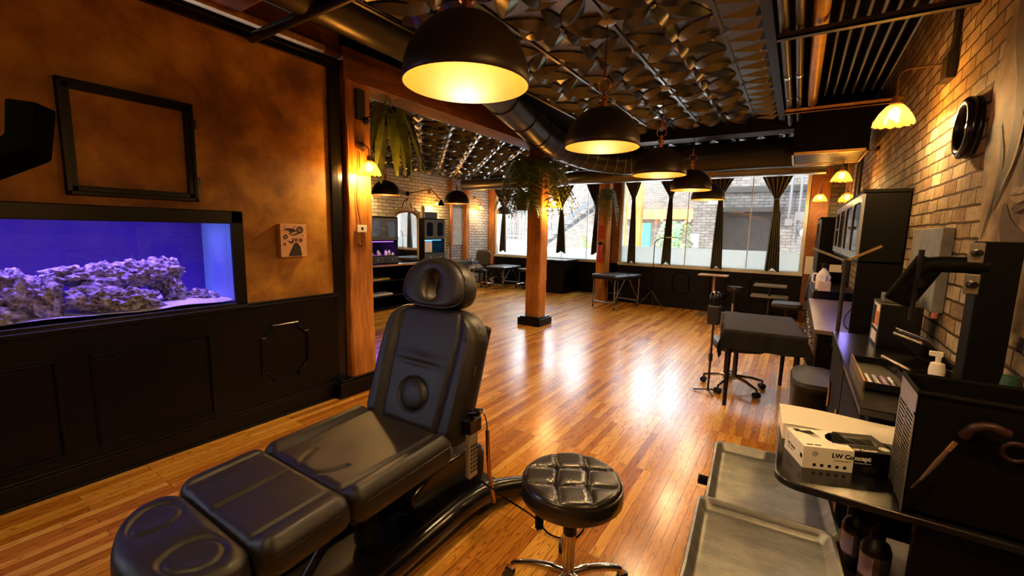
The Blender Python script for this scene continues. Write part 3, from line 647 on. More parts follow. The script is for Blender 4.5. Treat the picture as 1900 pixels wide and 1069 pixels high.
# ================================================================ FERNS
def make_fern(name, loc, R, n, droop, seed, label, cat='hanging fern', ml='leaf', pot=None, lw=.045, up=.25, wide=False):
    r = root(name, loc, 0, label, cat)
    rnd = random.Random(seed); b = MB()
    for i in range(n):
        a = 2 * PI * i / n + rnd.uniform(-.3, .3); L = R * rnd.uniform(.65, 1.08); u0 = up * rnd.uniform(.3, 1.2); dr = droop * rnd.uniform(.6, 1.2)
        ca, sa = math.cos(a), math.sin(a); K = 18 if not wide else 9; pts = []
        for k in range(K + 1):
            t = k / K; pts.append(Vector((ca * L * t ** .85, sa * L * t ** .85, u0 * math.sin(PI * min(1, t * 1.15)) - dr * t * t)))
        if wide:
            w = lw * rnd.uniform(.8, 1.2); vs = []; 
            for k, p in enumerate(pts):
                t = k / K; ww = w * math.sin(PI * (t * .92 + .04)) ** .7 * (1 + .12 * math.sin(k * 2.3)); s = Vector((-sa, ca, 0)) * ww
                vs += [p - s + Vector((0, 0, .02)), p, p + s + Vector((0, 0, .02))]
            b.add(vs, [(k * 3 + m, k * 3 + m + 1, k * 3 + m + 4, k * 3 + m + 3) for k in range(K) for m in (0, 1)])
        else:
            b.tube(pts, .0025, 3, cap=False)
            for k in range(2, K + 1):
                p = pts[k]; d = (pts[k] - pts[k - 1]).normalized(); t = k / K; w = lw * 1.5 * math.sin(PI * (t * .9 + .06)) ** .8 + .004
                for sgn in (-1, 1):
                    s = Vector((-sa, ca, 0)) * sgn; tip = p + s * w + d * w * .35 + Vector((0, 0, -.3 * w)); h = d * (L / K) * .42
                    b.add([p - h, p + h, tip + h * .3, tip - h * .3], [(0, 1, 2, 3)])
    b.build('fronds', ml, r, 0)
    if pot:
        q = MB(); q.lathe([(0, -pot[1]), (pot[0] * .7, -pot[1]), (pot[0], 0), (pot[0] * 1.05, .01), (pot[0] * .9, .012), (pot[0] * .85, -.02), (0, -.02)], n=20); q.build('pot', 'soil', r, 40)
        q = MB(); 
        for k in range(3): q.cyl((pot[0] * math.cos(k * 2.09), pot[0] * math.sin(k * 2.09), 0), (0, 0, pot[2]), .003, n=4)
        q.build('hanger', 'darkmetal', r, 0)
    return r
make_fern('hanging_fern', (-3.68, 3.22, 2.78), .42, 15, .62, 3, 'broad leaved green fern hanging right of the near timber post', pot=(.10, .12, .2), wide=True, lw=.055, up=.1)
make_fern('hanging_fern', (-3.66, 6.26, 2.58), .70, 64, .62, 5, 'large bushy fern hanging at the top of the centre timber post', pot=(.15, .2, .4), lw=.062, up=.26)
make_fern('hanging_fern', (-3.80, 6.10, 2.16), .34, 40, .30, 6, 'smaller dark fern basket low on the left side of the centre timber post', pot=(.13, .22, .3), lw=.04, up=.12)
make_fern('hanging_fern', (-3.60, 9.30, 2.45), .34, 44, .62, 9, 'dark trailing plant hanging on the far timber post between the windows', pot=(.10, .14, .5), lw=.04, up=.15)
# ================================================================ CURTAINS
def curtain(xt0, xt1, zt, xk, zk, xb, wb, zb, y, label):
    r = root('curtain', (xk, y, zk), 0, label, 'curtain', 'olive curtains tied in the middle')
    def f(u, v):
        if v < .42:
            t = v / .42; e = t ** 1.15; x0 = xt0 + (xk - .035 - xt0) * e; x1 = xt1 + (xk + .035 - xt1) * e; z = zt + (zk - zt) * t - .02 * math.sin(PI * u) * t
        else:
            t = (v - .42) / .58; e = t ** .7; x0 = xk - .035 + (xb - wb / 2 - xk + .035) * e; x1 = xk + .035 + (xb + wb / 2 - xk - .035) * e; z = zk + (zb - zk) * t - .03 * math.sin(u * 9) * t
        w = x1 - x0
        return (x0 + w * u - xk, .012 + (.035 + .05 * min(1, w)) * math.sin(u * PI * 11 + 1.5 * v) * (.35 + .65 * min(1, w / .25)), z - zk)
    b = MB(); b.grid(f, 66, 34); b.build('drape', 'curtain', r, 80)
    b = MB(); b.tube([(.045 * math.cos(a), .01 + .05 * math.sin(a), 0) for a in [2 * PI * i / 12 for i in range(12)]], .012, 6, closed=True); b.build('tie', 'curtain', r, 60)
YC = YBL - .17
curtain(-7.80, -6.92, 2.98, -7.33, 2.24, -7.36, .24, .99, YC, 'leftmost olive curtain, tied, beside the pale brick wall')
curtain(-6.05, -5.05, 2.95, -5.44, 2.27, -5.42, .30, 1.04, YC, 'olive curtain beside the exterior staircase, right of the centre timber post')
curtain(-4.78, -4.10, 2.95, -4.42, 2.25, -4.40, .28, 1.04, YC, 'olive curtain just left of the far timber post')
YC = YB - .19
for (xa, xb_, yy, zz, lab) in ((-7.85, -4.02, YBL - .17, 2.955, 'dark curtain rod over the left window'), (-3.44, -.02, YB - .19, 2.885, 'dark curtain rod over the right window')):
    b = MB(); b.cyl((xa, yy, zz), (xb_, yy, zz), .014, n=8); b.ball((xa, yy, zz), .025, 8); b.ball((xb_, yy, zz), .025, 8)
    for xx in (xa + .1, (xa + xb_) / 2, xb_ - .1): b.bb(xx - .01, xx + .01, yy, (YBL if zz > 2.9 else YB) + .0, zz - .008, zz + .008)
    tag(b.build('curtain_rod', 'darkmetal', smooth=30), lab, 'curtain rod')
curtain(-3.40, -2.92, 2.90, -3.12, 2.36, -3.10, .20, .95, YC, 'olive curtain just right of the far timber post')
curtain(-2.64, -2.12, 2.90, -2.32, 2.38, -2.34, .22, .97, YC, 'olive curtain behind the thin floor lamp')
curtain(-1.72, -1.06, 2.90, -1.36, 2.38, -1.34, .23, .94, YC, 'olive curtain directly behind the farthest pendants')
curtain(-.74, -.10, 2.90, -.39, 2.30, -.36, .25, .96, YC, 'rightmost olive curtain beside the orange window post')
# ================================================================ TREATMENT CHAIR
def pad(w, l, t, rc=.06, er=.035, detail=None, warp=None, nu=100, nv=90):
    """upholstered cushion: top surface z=0 .. bottom -t ; centred; returns MB"""
    b = MB()
    def sq(u, v):   # square -> rounded rectangle
        x, y = u * w / 2, v * l / 2; c = rc
        ax, ay = abs(x) - (w / 2 - c), abs(y) - (l / 2 - c)
        if ax > 0 and ay > 0:
            m = max(ax, ay); h = math.hypot(ax, ay)
            if h > 0: ax, ay = ax * m / h, ay * m / h
            x = math.copysign(w / 2 - c + ax, x); y = math.copysign(l / 2 - c + ay, y)
        return x, y
    def top(i, j):
        u, v = 2 * i - 1, 2 * j - 1; g = lambda q: math.sin(q * PI / 2) if abs(q) < 1 else q
        u = .35 * u + .65 * g(u); v = .35 * v + .65 * g(v)
        x, y = sq(u, v); e = min(w / 2 * (1 - abs(u)), l / 2 * (1 - abs(v)))
        z = 0 if e >= er else -(er - math.sqrt(max(0, er * er - (er - e) ** 2)))
        if detail: z += detail(x, y) * min(1, e / er)
        if warp: x, y = warp(x, y)
        return (x, y, z)
    b.grid(top, nu, nv)
    def side(i, j):   # perimeter walk
        k = i * 4; s = int(min(3, k)); f = 2 * (k - s) - 1; g = .35 * f + .65 * math.sin(f * PI / 2)
        u, v = ((g, -1), (1, g), (-g, 1), (-1, -g))[s]; x, y = sq(u, v); q = 1 - .04 * math.sin(PI * j) * -1
        if warp: x, y = warp(x, y)
        z = -er - (t - er) * j
        return (x * (1 + .02 * math.sin(PI * j)) * (1 - .05 * j ** 4), y * (1 + .02 * math.sin(PI * j)) * (1 - .05 * j ** 4), z)
    b.grid(side, nu * 4, 6)
    def bot(i, j):
        x, y = sq(2 * i - 1, 2 * j - 1)
        if warp: x, y = warp(x, y)
        return (x * .95, y * .95, -t)
    b.grid(bot, 12, 12); return b
def outline(w, l, rc, z, warp=None, n=12):
    pts = []
    for (sx, sy, a0) in ((1, -1, -PI / 2), (1, 1, 0), (-1, 1, PI / 2), (-1, -1, PI)):
        for k in range(n + 1):
            a = a0 + PI / 2 * k / n; pts.append((sx * (w / 2 - rc) + rc * math.cos(a), sy * (l / 2 - rc) + rc * math.sin(a), z))
    if warp: pts = [(*warp(p[0], p[1]), p[2]) for p in pts]
    return pts
gs = lambda d, s: math.exp(-(d / s) ** 2)
def groove(x, y, xs): return -.011 * sum(gs(x - q, .009) for q in xs)
chair = root('treatment_chair', (-1.64, 1.5, 0), 0, 'large black leather reclining treatment chair on a black base', 'treatment chair')
def setpad(b, name, loc, tilt, mtl='leather', label=None):
    o = b.build(name, mtl, chair, 60); o.location = loc; o.rotation_euler = (tilt, 0, 0)
    if label: o['label'] = label
    return o
def pip(par, w, l, rc, z, warp=None):
    b = MB(); b.tube(outline(w, l, rc, z, warp), .0042, 6, closed=True); b.build('piping', 'leathersheen', par, 60)
def d_seat(x, y):
    z = .012 * math.cos(x / .36 * PI / 2) * .0 + groove(x, y, (-.24 - .03 * y, .24 + .03 * y)) + (.018 if abs(x) > .25 else 0) * min(1, (abs(x) - .25) / .03 if abs(x) > .25 else 0)
    d = math.hypot(x / 1.0, (y + .12) / 1.3); z += -.010 * gs(d - .12, .010) * (1 if y < -.14 else 0) * (1 if x > -.05 else .4) - .008 * gs(d, .09)
    z += .004 * math.sin(22 * y + 8 * x) * gs(y - .15, .09) * gs(x, .2); return z
s = setpad(pad(.70, .56, .125, .05, .04, d_seat), 'seat', (0, -.275, .615), math.radians(2)); pip(s, .695, .555, .05, -.036)
def d_leg(x, y):
    z = groove(x, y, (-.26, -.05 + .0 * y, .22)) + .016 * gs(x - .29, .05) + .016 * gs(x + .29, .05) - .006 * gs(x + .0, .12); return z
s = setpad(pad(.68, .335, .12, .06, .04, d_leg), 'leg_rest', (0, -.722, .605), math.radians(3)); pip(s, .675, .33, .06, -.036)
def wfoot(x, y): k = (y + .11) / .22; return x * (1 - .10 * (1 - k) ** 2), y + (-.11 * math.cos(x / .34 * PI / 2) + .05) * (max(0, .04 - y) / .15 if y < .04 else 0)
def d_foot(x, y):
    z = 0
    for c in (-.16, .16):
        d = math.hypot((x - c) / 1.25, y); z += -.010 * gs(d - .065, .009) - .006 * gs(d, .055)
    return z + .006 * gs(x, .08)
s = setpad(pad(.63, .21, .12, .09, .045, d_foot, wfoot), 'foot_rest', (0, -.995, .595), math.radians(2)); pip(s, .625, .205, .09, -.04, wfoot)
# backrest lies in its own tilted plane: local y up the back
BT = math.radians(71)
def wback(x, y):
    k = max(0, (y - .18) / .17); t = (y + .33) / .66
    return x * (.97 + .03 * math.sin(t * PI)) * (1 - .16 * min(1, k) ** 2.2), y - .015 * (x / .33) ** 2 * (1 if y > .2 else 0) * 1.5 + (.02 if y > .25 else 0) * 0
def d_back(x, y):
    xs = .20 + .05 * (y + .3); z = -.011 * (gs(x - xs, .009) + gs(x + xs, .009)) + .022 * min(1, max(0, (abs(x) - xs) / .05))
    d = math.hypot(x / 1.15, (y + .15)); z += -.012 * gs(d - .085, .008) + .014 * max(0, 1 - (d / .085) ** 2) ** .7
    z += -.007 * gs(y - .02, .012) * gs(x, .16) + .006 * gs(y - .05, .03) * gs(x, .2); return z
s = setpad(pad(.70, .70, .13, .09, .045, d_back, wback, 110, 110), 'backrest', (-.02, .135, .87), BT); pip(s, .695, .695, .09, -.04, wback)
back = s
b = MB(); b.box((0, -.02, -.16), (.60, .62, .06)); o = b.build('back_shell', 'blackplastic', back, 0, bevel=.02)
b = MB(); b.box((.352, .05, -.03), (.002, .045, .008)); b.build('side_tag', 'greymetal', back, 0, label='tiny grey woven tag')
# headrest: rounded top, hollow face opening
b = MB()
def hp(th, k):
    c, s_ = math.cos(th), math.sin(th); n = 2.1 if s_ > 0 else 2.9
    ro = 1 / (abs(c) ** n + abs(s_) ** n) ** (1 / n)
    X, Yv = .235 * c * ro, (.170 if s_ > 0 else .110) * s_ * ro
    hx, hy = .046 * c, .078 * s_ + .010
    # k: 0 inner bottom,1 inner top,2 crown,3 outer top,4 outer bottom
    tab = [(0.0, -.10), (.0, -.045), (.035, -.020), (.10, -.005), (.26, .002), (.66, .004), (.88, -.004), (.97, -.024), (1.0, -.07), (.99, -.11), (.95, -.13), (.5, -.135), (0.0, -.10)]
    q, z = tab[k]; return (hx + (X - hx) * q, hy + (Yv - hy) * q, z)
n = 56; vs = [hp(2 * PI * i / n, k) for k in range(13) for i in range(n)]
b.add(vs, [(k * n + i, k * n + (i + 1) % n, (k + 1) * n + (i + 1) % n, (k + 1) * n + i) for k in range(12) for i in range(n)])
h = setpad(b, 'headrest', (-.035, .24, 1.30), math.radians(76))
b = MB(); b.tube([hp(2 * PI * i / 48, 7) for i in range(48)], .004, 6, closed=True); b.build('piping', 'leathersheen', h, 60)
b = MB(); b.bb(-.02, .02, -.22, 0, -.15, -.13); b.bb(-.06, .06, -.30, -.20, -.16, -.12); b.build('headrest_bracket', 'darkmetal', h, 0, bevel=.003)
b = MB(); b.box((0, -.28, .455), (.52, .46, .06)); b.box((0, -.74, .455), (.50, .28, .04)); b.box((0, -1.03, .46), (.4, .14, .03)); b.box((0, .0, .47), (.5, .1, .05)); b.build('seat_frame', 'blackplastic', chair, 0, bevel=.01)
# base: tub with two flared rails, motor housing
b = MB()
for sx in (-1, 1):
    pts = bez([(sx * .10, -1.02, .07), (sx * .24, -.88, .10), (sx * .26, -.60, .115), (sx * .255, -.1, .125), (sx * .25, .22, .125), (sx * .27, .42, .10), (sx * .34, .60, .065), (sx * .40, .70, .045)], 7)
    rs = [.052 + .012 * math.sin(i / (len(pts) - 1) * PI) for i in range(len(pts))]
    b.tube(pts, rs, 12)
b.build('base_rail', 'blackgloss', chair, 60, bevel=0)
b = MB(); 
for sx in (-1, 1): b.ball((sx * .40, .70, .045), .075, 16, (1.0, 1.15, .55)); b.ball((sx * .16, -1.0, .04), .07, 16, (1.2, 1, .5))
b.build('foot_pad', 'blackgloss', chair, 60)
b = MB(); b.grid(lambda u, v: ((u - .5) * .5, -.95 + 1.55 * v, .05 + .02 * math.cos((u - .5) * PI)), 8, 12); b.bb(-.25, .25, -.95, .6, .0, .05); b.build('base_tub', 'blackplastic', chair, 40)
b = MB()
prof = [(-.10, .06), (.45, .06), (.50, .16), (.50, .30), (.46, .35), (.35, .37), (.05, .37), (-.10, .30)]
b.prism([(y, z) for y, z in prof], .34, Matrix(((0, 0, 1, -.17), (1, 0, 0, 0), (0, 1, 0, 0), (0, 0, 0, 1)))); b.build('motor_housing', 'blackgloss', chair, 25, bevel=.02)
b = MB(); b.cyl((0, -.25, .1), (0, -.25, .44), .055, n=20); b.box((0, -.2, .43), (.3, .4, .04)); b.cyl((0, -.62, .05), (0, -.30, .40), .022, n=10); b.build('lift_column', 'darkmetal', chair, 30, bevel=.003)
b = MB(); b.lathe([(0, .02), (.10, .018), (.11, 0)], (0.03, -.66, .065), 24); b.build('drive_wheel', 'blackmatte', chair, 40)
b = MB(); b.lathe([(0, .024), (.035, .022), (.04, .015)], (0.03, -.66, .07), 20); b.build('wheel_cap', 'brass', chair, 40)
# handset and lever on the right side of the back
b = MB(); b.bb(.355, .385, .075, .145, .38, .62); b.build('handset', mat('handset_grey', (.32, .30, .27), .5), chair, 0, bevel=.008, label='grey handset with rows of small keys')
b = MB(); 
for i in range(7):
    for j in range(3): b.box((.386, .09 + .02 * j, .42 + .022 * i), (.004, .012, .012))
b.build('keypad', 'darkmetal', chair, 0)
b = MB(); b.box((.36, .12, .65), (.06, .09, .07)); b.cyl((.34, .13, .70), (.40, .13, .72), .018, n=12); b.build('handset_holder', 'blackgloss', chair, 30, bevel=.004)
b = MB(); b.cyl((.36, .13, .72), (.415, .15, .725), .013, n=12); b.build('knob', 'chrome', chair, 30)
b = MB(); b.tube([(.40, .20, .60), (.405, .22, .35), (.38, .30, .14)], .011, 8); b.build('support_strut', 'brass', chair, 40)
b = MB(); b.tube(bez([(.36, .12, .38), (.40, .2, .30), (.42, .35, .15), (.55, .45, .03), (.68, .40, .012), (.80, .45, .012), (.78, .62, .012), (.60, .72, .012), (.3, .8, .012)], 6), .005, 6)
b.tube(bez([(.41, .15, .72), (.42, .17, .64), (.40, .20, .45), (.38, .28, .2)], 5), .003, 5); b.build('power_cord', 'blackmatte', chair, 60)
# ================================================================ STOOL
def make_stool(loc, rz, label, zs=.58, R=.212, tuft=True):
    r = root('rolling_stool', loc, rz, label, 'stool'); t = .095
    b = MB()
    def f(u, v):
        th = 2 * PI * u; q = v; rr = R * q; x, y = rr * math.cos(th), rr * math.sin(th)
        e = R - rr; er = .028; z = 0 if e >= er else -(er - math.sqrt(max(0, er * er - (er - e) ** 2)))
        if tuft:
            g = .066; k = .014 * min(1, e / .03)
            for c in (-g, g):
                z += -k * (gs(x - c - .004 * math.sin(y * 30), .005) + gs(y - c - .004 * math.sin(x * 30), .005)) * .8
                z -= k * .3 * (gs(x - c, .02) + gs(y - c, .02))
                for c2 in (-g, g): z -= .007 * gs(math.hypot(x - c, y - c2), .012)
        return (x, y, z)
    b.grid(f, 112, 44)
    b.lathe([(R, -.028), (R + .006, -.05), (R + .006, -t + .012), (R - .004, -t), (0, -t)], n=56)
    s = b.build('seat', 'leathersheen', r, 60); s.location = (0, 0, zs)
    b = MB(); b.tube([(R * 1.002 * math.cos(a), R * 1.002 * math.sin(a), zs - .024) for a in [2 * PI * i / 56 for i in range(56)]], .004, 6, closed=True); b.build('piping', 'leathersheen', r, 60)
    b = MB(); b.cyl((0, 0, zs - t - .02), (0, 0, zs - t), .09, n=20); b.cyl((0, 0, .30), (0, 0, zs - t), .014, n=14); b.build('gas_column', 'darkmetal', r, 40)
    b = MB(); b.lathe([(.026, .08), (.026, .28), (.024, .33), (.018, .335)], n=18); b.build('column_sleeve', 'chrome', r, 40)
    b = MB(); b.lathe([(.018, .30), (.030, .31), (.030, .345), (.018, .35)], n=18); b.build('column_collar', 'blackplastic', r, 40)
    b = MB(); b.tube([(0, 0, zs - t - .015), (-.09, -.06, zs - t - .02), (-.115, -.075, zs - t - .03)], .005, 6); b.box((-.135, -.088, zs - t - .06), (.03, .022, .08), .6); b.build('lever', 'blackmatte', r, 20, bevel=.004)
    for k in range(5):
        a = 2 * PI * k / 5 + .35; c, s_ = math.cos(a), math.sin(a)
        b = MB(); pts = bez([(.015 * c, .015 * s_, .115), (.09 * c, .09 * s_, .120), (.19 * c, .19 * s_, .105), (.25 * c, .25 * s_, .085), (.268 * c, .268 * s_, .06)], 4)
        b.tube(pts, [.020 - .006 * i / len(pts) for i in range(len(pts))], 10); L = b.build('leg', 'chrome', r, 60)
        b = MB(); ax = Vector((-s_, c, 0)); p = Vector((.268 * c + .012 * c, .268 * s_ + .012 * s_, .027))
        for sg in (-1, 1): b.tube([p + ax * sg * .004, p + ax * sg * .022], .026, 16)
        b.box((p.x, p.y, .045), (.03, .02, .03), a); b.build('caster', 'darkmetal', L, 40)
    return r
make_stool((-.717, 1.607, 0), .50, 'round black tufted leather stool with chrome legs in the foreground')
make_stool((-.93, 9.3, 0), .5, 'small round black stool against the back wall below a curtain', zs=.64, R=.15, tuft=False)
# ================================================================ MASSAGE TABLES
def massage_table(loc, rz, w, l, h, label):
    r = root('massage_table', loc, rz, label, 'massage table', 'folding massage tables')
    b = pad(w, l, .06, .05, .02, nu=20, nv=20); o = b.build('padded_top', 'leather', r, 60); o.location = (0, 0, h)
    b = MB(); b.bb(-w / 2 + .02, w / 2 - .02, -l / 2 + .02, l / 2 - .02, h - .10, h - .06); b.bb(-w / 2, w / 2, -.006, .006, h - .06, h + .002); b.build('frame', 'blackplastic', r, 0)
    for sx in (-1, 1):
        for sy in (-1, 1):
            b = MB(); x, y = sx * (w / 2 - .04), sy * (l / 2 - .05); b.cyl((x, y, h - .08), (x, y, .02), .014, n=8); L = b.build('leg', 'alu', r, 30)
            b = MB(); b.cyl((x, y, 0), (x, y, .05), .018, n=8); b.cyl((x, y, .11), (x, y, .15), .019, n=8); b.build('rubber_foot', 'blackplastic', L, 30)
    b = MB()
    for sy in (-1, 1):
        y = sy * (l / 2 - .05); b.cyl((-w / 2 + .04, y, .13), (w / 2 - .04, y, .13), .016, n=8)
        for sx in (-1, 1): b.cyl((sx * (w / 2 - .05), y, .16), (sx * (w / 2 - .05), sy * .08, h - .1), .008, n=6)
    b.cyl((-w / 2 + .06, -.12, .30), (w / 2 - .06, -.12, .30), .006, n=6); b.build('brace', 'alu', r, 30)
massage_table((-3.22, 9.12, 0), -.30, .64, .95, .72, 'black massage table in front of the far timber post')
massage_table((-6.85, 10.05, 0), .0, .62, .95, .62, 'black massage table in the side bay left of the centre timber post')
# ================================================================ LEFT BAY
g = 'side bay counter'
r = root('counter', (-7.2, 4.9, 0), 0, 'long black counter with open shelves and a pale top edge', 'counter')
b = MB(); b.bb(-.72, .62, -1.9, 1.8, .86, .90); b.build('worktop', 'blackgloss', r, 0, bevel=.004)
b = MB(); b.bb(.62, .64, -1.9, 1.8, .87, .90); b.build('edge_strip', 'lightwood', r, 0, label='pale wooden edge strip')
b = MB(); b.bb(-.72, -.70, -1.9, 1.8, 0, .86); b.bb(-.72, .60, -1.9, -1.87, 0, .86); b.bb(-.72, .60, 1.77, 1.8, 0, .86); b.bb(-.72, .6, -.2, -.17, 0, .86); b.build('side_panel', 'black', r, 0)
for zz in (.03, .27, .57): b = MB(); b.bb(-.70, .58, -1.87, 1.77, zz, zz + .025); b.build('shelf', 'black', r, 0)
for (y0, y1, z, m, lab, x1) in ((5.0, 5.38, .60, 'redbook', 'red folder lying on the upper shelf of the long black counter', .55), (5.36, 5.62, .60, 'creambook', 'cream folder beside the red folder on the counter shelf', .55), (5.60, 5.84, .60, 'yellowbook', 'yellow folder at the right of the counter shelf', .50), (5.34, 5.86, .298, 'paper', 'stack of white paper on the lower counter shelf', .55)):
    if m not in M: M[m] = mat(m, {'redbook': (.62, .05, .03), 'creambook': (.75, .62, .35), 'yellowbook': (.62, .48, .03)}[m], .6)
    b = MB(); b.bb(-7.2 + x1 - .3, -7.2 + x1, y0, y1, z, z + .022); b.bb(-7.2 + x1 - .28, -7.2 + x1 - .01, y0 + .01, y1 - .01, z + .022, z + .03); tag(b.build('document_folder' if m != 'paper' else 'paper_stack', m, smooth=0), lab, 'folder' if m != 'paper' else 'paper')
def arch_door(b, y0, y1, z0, z1, x, t=.02, m=.05):
    """frame of a door with a rounded window; door faces +x"""
    N = 8; c = .055
    inner = []
    for (sy, sz, a0) in ((1, 1, 0), (-1, 1, PI / 2), (-1, -1, PI), (1, -1, 1.5 * PI)):
        for k in range(N + 1):
            a = a0 + PI / 2 * k / N; inner.append(((y1 - m - c if sy > 0 else y0 + m + c) + c * math.cos(a), (z1 - m - c if sz > 0 else z0 + m + c) + c * math.sin(a)))
    outer = []
    cy, cz = (y0 + y1) / 2, (z0 + z1) / 2
    for (py, pz) in inner:
        dy, dz = py - cy, pz - cz; s = min((y1 - y0) / 2 / max(1e-6, abs(dy)), (z1 - z0) / 2 / max(1e-6, abs(dz))); outer.append((cy + dy * s, cz + dz * s))
    n = len(inner); vs = []
    for xx in (x, x + t): vs += [(xx, p[0], p[1]) for p in inner] + [(xx, p[0], p[1]) for p in outer]
    fs = []
    for k in range(n):
        k2 = (k + 1) % n
        fs += [(k, k2, n + k2, n + k), (2 * n + k, 3 * n + k, 3 * n + k2, 2 * n + k2), (k, 2 * n + k, 2 * n + k2, k2), (n + k, n + k2, 3 * n + k2, 3 * n + k)]
    b.add(vs, fs)
def hutch(name, loc, rz, d, w, h, ndoor, zdoor, zniche, label, glow=None, drawers=True, doorm='blackdoor'):
    """cabinet against a wall at local x=0, front at local x=d, width along local y from 0 to w"""
    r = root(name, loc, rz, label, 'cabinet')
    b = MB(); b.bb(0, d, 0, .02, 0, h); b.bb(0, d, w - .02, w, 0, h); b.bb(0, .012, 0, w, 0, h); b.bb(0, d + .015, -.01, w + .01, h, h + .025)
    b.bb(0, d, 0, w, zdoor - .02, zdoor); b.bb(0, d, 0, w, zniche - .02, zniche); b.build('body', 'blackmatte', r, 0, bevel=.003)
    dw = w / ndoor
    for k in range(ndoor):
        y0, y1 = k * dw + .004, (k + 1) * dw - .004
        b = MB(); arch_door(b, y0, y1, zdoor + .004, h - .004, d, .018, min(.06, dw * .2)); D = b.build('door', doorm, r, 20)
        b = MB(); b.bb(d + .006, d + .010, y0 + .03, y1 - .03, zdoor + .03, h - .03); b.build('door_glass', 'cabglass', D, 0)
        b = MB(); b.ball((d + .03, (y1 - .018) if k % 2 == 0 else (y0 + .018), (zdoor + h) / 2), .012, 10); b.build('knob', 'chrome', D, 40)
    if drawers:
        for k in range(2):
            b = MB(); b.bb(d, d + .018, k * w / 2 + .004, (k + 1) * w / 2 - .004, .01, zniche - .02); D = b.build('drawer', doorm, r, 0, bevel=.003)
            b = MB(); b.ball((d + .03, (k + .5) * w / 2, zniche * .5), .013, 10); b.build('knob', 'chrome', D, 40)
    if glow:
        b = MB(); b.bb(.05, d - .05, w * .1, w * .9, zdoor - .032, zdoor - .022); b.build('niche_light', mat('niche_lamp', glow, .4, emit=(glow, 3.0)), r, 0, label='coloured glowing strip')
        l = bpy.data.lights.new('niche_lamp', 'AREA'); l.size = .25; l.energy = 4.5; l.color = glow; o = bpy.data.objects.new('niche_lamp', l); COL.objects.link(o); o.parent = r; o.location = (d * .5, w / 2, zdoor - .04)
    return r
M['silverdoor'] = mat('silver_grey_door', (.20, .21, .23), .32, .3)
M['blackdoor'] = mat('grey_black_door', (.055, .057, .066), .30, spec=.6)
hutch('display_cabinet', (-7.55, 5.45, .90), 0, .72, .72, .90, 2, .46, .16, 'black glass door cabinet on the long counter with a violet lit niche', (.45, .12, 1.0))
hutch('display_cabinet', (-7.55, 6.92, .88), 0, .72, .66, .93, 2, .50, .20, 'smaller black cabinet right of the ornate mirror, niche lit pale blue', (.1, .5, 1.0))
hutchstand = root('cabinet', (-7.2, 7.3, 0), 0, 'low black drawer base under the cabinet right of the mirror', 'cabinet')
b = MB(); b.bb(-.72, .62, -.55, .85, 0, .875); b.build('body', 'black', hutchstand, 0, bevel=.004)
b = MB(); b.bb(.62, .64, -.52, .82, .62, .86); b.build('drawer', 'blackdoor', hutchstand, 0, bevel=.003)
# ornate mirror
r = root('ornate_mirror', (-6.95, 6.53, .93), -.085, 'tall arched mirror in an ornate carved frame between the two lit cabinets', 'mirror')
def arch_pts(w, h, n=14): return [(-w / 2, 0), (w / 2, 0), (w / 2, h - w / 2 * .5)] + [(w / 2 * math.cos(a), h - w / 2 * .5 + w / 2 * .5 * math.sin(a)) for a in [PI * k / n for k in range(1, n)]] + [(-w / 2, h - w / 2 * .5)]
RX = Matrix(((0, 0, 1, 0), (1, 0, 0, 0), (0, 1, 0, 0), (0, 0, 0, 1)))
b = MB(); b.prism(arch_pts(.56, 1.02), .01, RX); b.build('mirror_glass', mat('mirror_silver', (.85, .87, .88), .03, 1.0), r, 0)
b = MB(); b.tube([(.012, p[0], p[1]) for p in arch_pts(.58, 1.03)], .022, 8, closed=True); b.build('frame', 'lightwood', r, 50)
b = MB()
for k in range(17):
    a = PI * k / 16; cy, cz = .30 * math.cos(a), .90 + .20 * math.sin(a)
    rr = .035 + .015 * (k % 2); b.tube([(.02, cy + rr * math.cos(q) * (1 - .04 * i), cz + rr * math.sin(q) * (1 - .04 * i)) for i, q in enumerate([.5 * j for j in range(14)])], .011, 5)
b.tube(bez([(.02, -.12, 1.12), (.02, -.06, 1.24), (.02, 0, 1.20), (.02, .06, 1.24), (.02, .12, 1.12)]), .022, 6); b.ball((.02, 0, 1.25), .04, 8, (.6, 1, 1.3))
b.build('carved_crest', 'brass', r, 50)
# adjustable lamp, clock, poster, small things
r = root('adjustable_lamp', (XF, 7.45, 2.42), 0, 'black jointed adjustable lamp on the pale brick wall above the mirror', 'lamp')
b = MB(); b.ball((.06, 0, 0), .055, 10); b.tube([(0.02, 0, 0), (.3, .12, .06), (.55, .30, .12), (.72, .42, -.12)], .011, 6); b.build('arm', 'blackmatte', r, 30)
b = MB(); b.lathe([(.015, .05), (.03, .03), (.085, -.09), (.082, -.09), (.02, .02)], (.74, .43, -.17), 20); b.build('lamp_shade', 'blackmatte', r, 50)
r = root('wall_clock', (XF, 7.42, 2.90), 0, 'small round dark framed clock high on the pale brick wall', 'clock')
b = MB(); b.tube([(.02, .10 * math.cos(a), .10 * math.sin(a)) for a in [2 * PI * i / 28 for i in range(28)]], .014, 8, closed=True); b.build('frame', 'darkmetal', r, 50)
b = MB(); b.cyl((.004, 0, 0), (.012, 0, 0), .095, n=28); b.build('face', 'creamface' if 'creamface' in M else 'whitepaint', r, 50)
b = MB(); b.bb(.013, .016, -.003, .003, 0, .07); b.bb(.013, .016, 0, .05, -.003, .003); b.build('hand', 'ink', r, 0)
r = root('framed_panel', (XF, 9.42, 1.68), 0, 'tall pale frosted panel in an orange wood surround on the brick wall', 'panel')
b = MB(); b.bb(0, .03, -.31, .31, -.50, .50); b.build('panel', mat('pale_panel', (.55, .56, .54), .25, var=.12, bump=(8, .3, .01)), r, 0)
b = MB(); b.bb(0, .05, -.40, -.31, -.55, 1.15); b.build('wood_strip', 'post', r, 0)
